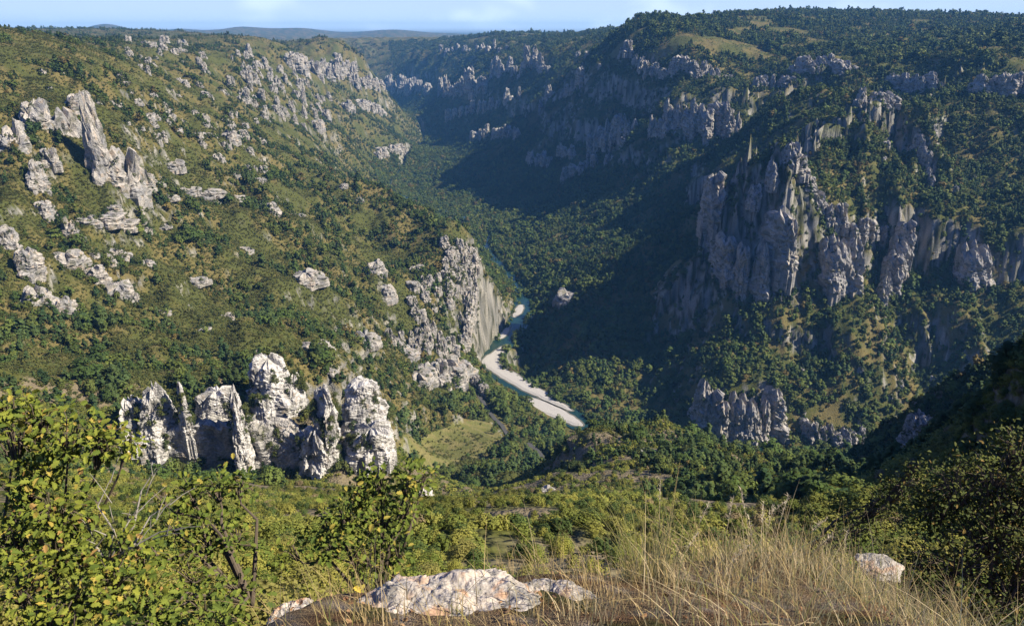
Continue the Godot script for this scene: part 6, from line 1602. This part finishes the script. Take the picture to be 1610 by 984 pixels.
# a lobed leaf one unit long, folded along its midrib
func leaf_mesh(lobed: bool, bend: float) -> ArrayMesh:
	var ys := [0.0, 0.14, 0.28, 0.37, 0.52, 0.61, 0.76, 0.85, 1.0]
	var ws := [0.02, 0.10, 0.27, 0.16, 0.34, 0.20, 0.27, 0.17, 0.0] if lobed else [0.02, 0.14, 0.23, 0.26, 0.27, 0.25, 0.19, 0.12, 0.0]
	var v := PackedVector3Array()
	for k in ys.size() - 1:
		var y0: float = ys[k]; var y1: float = ys[k + 1]
		var a := Vector3(0, y0, -bend * y0 * y0); var b := Vector3(0, y1, -bend * y1 * y1)
		for s in [-1.0, 1.0]:
			var p := Vector3(s * ws[k], y0 + 0.04, a.z + ws[k] * 0.35); var q := Vector3(s * ws[k + 1], y1 + (0.04 if k + 2 < ys.size() else 0.0), b.z + ws[k + 1] * 0.35)
			if s > 0.0: v.append_array([a, p, b, b, p, q])
			else: v.append_array([a, b, p, b, q, p])
	return make_mesh(v, PackedColorArray())


func palette(which: int, g: RandomNumberGenerator) -> Color:
	var t := g.randf()
	match which:
		0:
			if t < 0.07: return Color(0.28, 0.22, 0.045)
			if t < 0.11: return Color(0.24, 0.15, 0.05)
			return Color(0.065, 0.095, 0.016).lerp(Color(0.175, 0.19, 0.028), g.randf())
		1:
			if t < 0.05: return Color(0.24, 0.20, 0.04)
			return Color(0.055, 0.085, 0.016).lerp(Color(0.14, 0.165, 0.026), g.randf())
		_:
			if t < 0.06: return Color(0.16, 0.11, 0.03)
			return Color(0.030, 0.045, 0.012).lerp(Color(0.085, 0.095, 0.022), g.randf())


func bark_material(c: Color) -> StandardMaterial3D:
	var m := StandardMaterial3D.new()
	m.albedo_color = c.linear_to_srgb()
	m.roughness = 0.95
	m.metallic_specular = 0.2
	return m


func build_bushes() -> void:
	var g := RandomNumberGenerator.new()
	g.seed = 4242
	var lobed := [leaf_mesh(true, 0.15), leaf_mesh(true, 0.35), leaf_mesh(true, -0.1)]
	var plain := [leaf_mesh(false, 0.1), leaf_mesh(false, 0.3)]
	var bark := bark_material(Color(0.10, 0.08, 0.06))
	for d in BUSHES:
		var root: Vector3 = d[3]
		var o := holder(d[0], root)
		tag(o, d[1], d[2])
		var leaves := []
		var forms: Array = lobed if d[4] < 2 else plain
		for cl in d[7]:
			var at := Vector3(cl[0], cl[1], cl[2]) - root
			var rad: float = cl[3]
			var v := PackedVector3Array()
			var mid := at * 0.55 + Vector3(g.randf_range(-0.1, 0.1), 0.12, g.randf_range(-0.1, 0.1))
			tube(v, [at * 0.02, mid * 0.6, mid, at * 0.85, at], [0.015, 0.012, 0.009, 0.006, 0.003], 6)
			var twigs := []
			for q in int(cl[4]) / 11 + 1:
				var dir := Vector3(g.randfn(), g.randfn() * 0.9, g.randfn()).normalized() * rad * pow(g.randf(), 0.45)
				var tip := at + dir
				tube(v, [at * 0.9 + dir * 0.1, at + dir * 0.5 + Vector3(0, 0.02, 0), tip], [0.005, 0.003, 0.0015], 4)
				twigs.append(tip)
			mesh_node("branch", make_mesh(v, PackedColorArray()), bark, o)
			for q in int(cl[4]):
				var tip: Vector3 = twigs[q % twigs.size()]
				var p := tip + Vector3(g.randfn(), g.randfn(), g.randfn()) * 0.035
				var grow := ((p - at).normalized() * 0.7 + Vector3(g.randfn(), g.randfn() * 0.7 - 0.1, g.randfn()) * 0.7).normalized()
				var face := (Vector3(0.35, 0.7, 0.2) + Vector3(g.randfn(), g.randfn(), g.randfn()) * 0.5).normalized()
				var side := grow.cross(face).normalized()
				var len: float = d[5] * g.randf_range(0.45, 1.3)
				var b := Basis(side, grow, side.cross(grow)).scaled(Vector3.ONE * len)
				leaves.append([Transform3D(b, p), palette(d[4], g), (p + root).length()])
		leaves.sort_custom(func(a, b): return a[2] < b[2])
		var single := int(d[6])
		var mats := []
		for q in 6: mats.append(leaf_material(palette(d[4], g)))
		for q in mini(single, leaves.size()):
			var lf := mesh_node("leaf", forms[q % forms.size()], mats[(q * 5) % 6], o)
			lf.transform = leaves[q][0]
		for w in forms.size():
			var part := []
			for q in range(single + w, leaves.size(), forms.size()): part.append(leaves[q])
			if part.size(): copies_node("foliage", forms[w], part, o)


func build_dead_branches() -> void:
	var g := RandomNumberGenerator.new()
	g.seed = 99
	var pale := bark_material(Color(0.26, 0.24, 0.21))
	var root := Vector3(-2.291, -2.816, -3.400)
	var o := holder("dead_branch", root)
	tag(o, "bare grey dead branches forking up between the oak bushes", "branch")
	for tip in [Vector3(-2.024, -2.315, -3.600), Vector3(-2.240, -2.333, -3.500), Vector3(-2.350, -2.577, -3.400), Vector3(-1.783, -2.501, -3.300), Vector3(-1.918, -2.480, -3.500), Vector3(-2.123, -2.523, -3.500)]:
		var t: Vector3 = tip - root
		var v := PackedVector3Array()
		var m1 := t * 0.35 + Vector3(g.randf_range(-0.05, 0.05), 0.02, g.randf_range(-0.05, 0.05))
		var m2 := t * 0.7 + Vector3(g.randf_range(-0.06, 0.06), 0.02, g.randf_range(-0.06, 0.06))
		tube(v, [Vector3.ZERO, m1, m2, t], [0.008, 0.006, 0.004, 0.0015], 6)
		for q in 5:
			var b := m1.lerp(t, g.randf())
			var e := b + (t.normalized() + Vector3(g.randfn(), g.randfn(), g.randfn()) * 0.5).normalized() * g.randf_range(0.08, 0.25)
			tube(v, [b, b.lerp(e, 0.5) + Vector3(0, 0.01, 0), e], [0.003, 0.002, 0.001], 4)
		mesh_node("twig", make_mesh(v, PackedColorArray()), pale, o)


func blade(v: PackedVector3Array, base: Vector3, lean: Vector3, height: float, width: float, g: RandomNumberGenerator) -> Vector3:
	var side := lean.cross(Vector3.UP).normalized() if lean.length() > 0.01 else Vector3.RIGHT
	side = side.rotated(Vector3.UP, g.randf_range(-0.9, 0.9))
	var prev := base
	var pw := width
	var tip := base
	for k in range(1, 5):
		var t := k / 4.0
		var p := base + Vector3.UP * height * (t - 0.18 * t * t * lean.length()) + lean * height * t * t
		var w := width * (1.0 - t * 0.92)
		v.append_array([prev - side * pw, prev + side * pw, p + side * w, prev - side * pw, p + side * w, p - side * w])
		prev = p
		pw = w
		tip = p
	return tip


func grass_material(c: Color) -> StandardMaterial3D:
	var m := leaf_material(c)
	m.roughness = 0.6
	m.backlight = Color(0.5, 0.5, 0.4)
	return m


func build_grass() -> void:
	var g := RandomNumberGenerator.new()
	g.seed = 505
	var tones := [Color(0.34, 0.25, 0.12), Color(0.26, 0.20, 0.085), Color(0.20, 0.19, 0.055), Color(0.40, 0.32, 0.19), Color(0.16, 0.115, 0.06)]
	# clumps: x, z, blades, height, spread, tone
	for t in TUFTS:
		var v := PackedVector3Array()
		var at := Vector3(t[0], ledge_at(t[0], t[1]), t[1])
		for q in int(t[2]):
			var a := g.randf() * TAU
			var off := Vector3(cos(a), 0, sin(a)) * float(t[4]) * 0.45 * sqrt(g.randf())
			var lean := (off * 1.6 / maxf(t[4], 0.05) * 0.5 + Vector3(g.randfn() * 0.22 - 0.05, 0, g.randfn() * 0.2))
			blade(v, off + Vector3(0, -0.03, 0), lean, float(t[3]) * g.randf_range(0.5, 1.1), g.randf_range(0.0011, 0.0024), g)
		var o := mesh_node("grass_tuft", make_mesh(v, PackedColorArray()), grass_material(tones[int(t[5])]))
		o.position = at
		tag(o, t[6], "grass", "grass tufts on the ledge")
	# loose dry grass everywhere on the ledge
	for tone in 5:
		var v := PackedVector3Array()
		for q in 6500:
			var x := g.randf_range(-3.2, 5.5)
			var z := -g.randf_range(1.5, 5.0)
			if n_fine.get_noise_2d(x * 14.0, z * 14.0) + (0.34 if x > 0.4 else -0.02) < 0.05: continue
			if x < 0.45 and x > -1.0 and z > -2.7: 
				if g.randf() < 0.6: continue
			blade(v, Vector3(x, ledge_at(x, z) - 0.01, z), Vector3(g.randfn() * 0.5 - 0.1, 0, g.randfn() * 0.45), g.randf_range(0.04, 0.16) if g.randf() < 0.75 else g.randf_range(0.15, 0.34), g.randf_range(0.0012, 0.0026), g)
		var o := mesh_node("dry_grass", make_mesh(v, PackedColorArray()), grass_material(tones[tone]))
		tag(o, "loose dry grass growing over the ledge", "grass", "", "stuff")
	# flowering stalks: base x, z, tip
	var straw := grass_material(Color(0.40, 0.32, 0.20))
	var plume := grass_material(Color(0.52, 0.44, 0.33))
	for s in STALKS:
		var base := Vector3(s[0], ledge_at(s[0], s[1]), s[1])
		var tip := Vector3(s[2], s[3], s[4]) - base
		var o := holder("grass_stalk", base)
		var v := PackedVector3Array()
		var mid := tip * 0.5 + Vector3(-tip.x * 0.2, tip.y * 0.08, 0)
		tube(v, [Vector3(0, -0.02, 0), mid, tip], [0.0016, 0.0014, 0.0009], 5)
		mesh_node("stem", make_mesh(v, PackedColorArray()), straw, o)
		var h := PackedVector3Array()
		var dir := (tip - mid).normalized()
		for q in 46:
			var p := tip + dir * lerpf(-0.055, 0.05, q / 46.0)
			blade(h, p, Vector3(g.randfn(), 0, g.randfn()) * 0.7, g.randf_range(0.008, 0.02), 0.0017, g)
		mesh_node("seed_head", make_mesh(h, PackedColorArray()), plume, o)
		tag(o, "dry grass stalk with a pale feathery seed head on the ledge", "grass", "seeding grass stalks on the ledge")


func build_litter() -> void:
	var g := RandomNumberGenerator.new()
	g.seed = 606
	var list := []
	for q in 1500:
		var x := g.randf_range(-2.2, 2.6)
		var z := -g.randf_range(1.5, 3.2)
		var p := Vector3(x, ledge_at(x, z) + 0.006, z)
		var b := Basis(Vector3(g.randfn(), g.randfn() * 0.3, g.randfn()).normalized(), g.randf_range(1.1, 2.0)) * Basis(Vector3.UP, g.randf() * TAU)
		list.append([Transform3D(b.scaled(Vector3.ONE * g.randf_range(0.010, 0.024)), p), Color(0.15, 0.075, 0.04).lerp(Color(0.30, 0.19, 0.10), g.randf())])
	var o := copies_node("leaf_litter", leaf_mesh(true, 0.4), list, self)
	tag(o, "brown leaf litter strewn over the ledge", "litter", "", "stuff")
	var y := mesh_node("fallen_leaf", leaf_mesh(true, 0.2), leaf_material(Color(0.50, 0.36, 0.05)))
	y.position = Vector3(-0.553, 0.0, -2.150)
	y.position.y = ledge_at(y.position.x, y.position.z) + 0.02
	y.rotation = Vector3(-1.2, 0.6, 0.2)
	y.scale = Vector3.ONE * 0.04
	tag(y, "yellow fallen leaf lying on the brown litter beside the pale rock", "leaf")
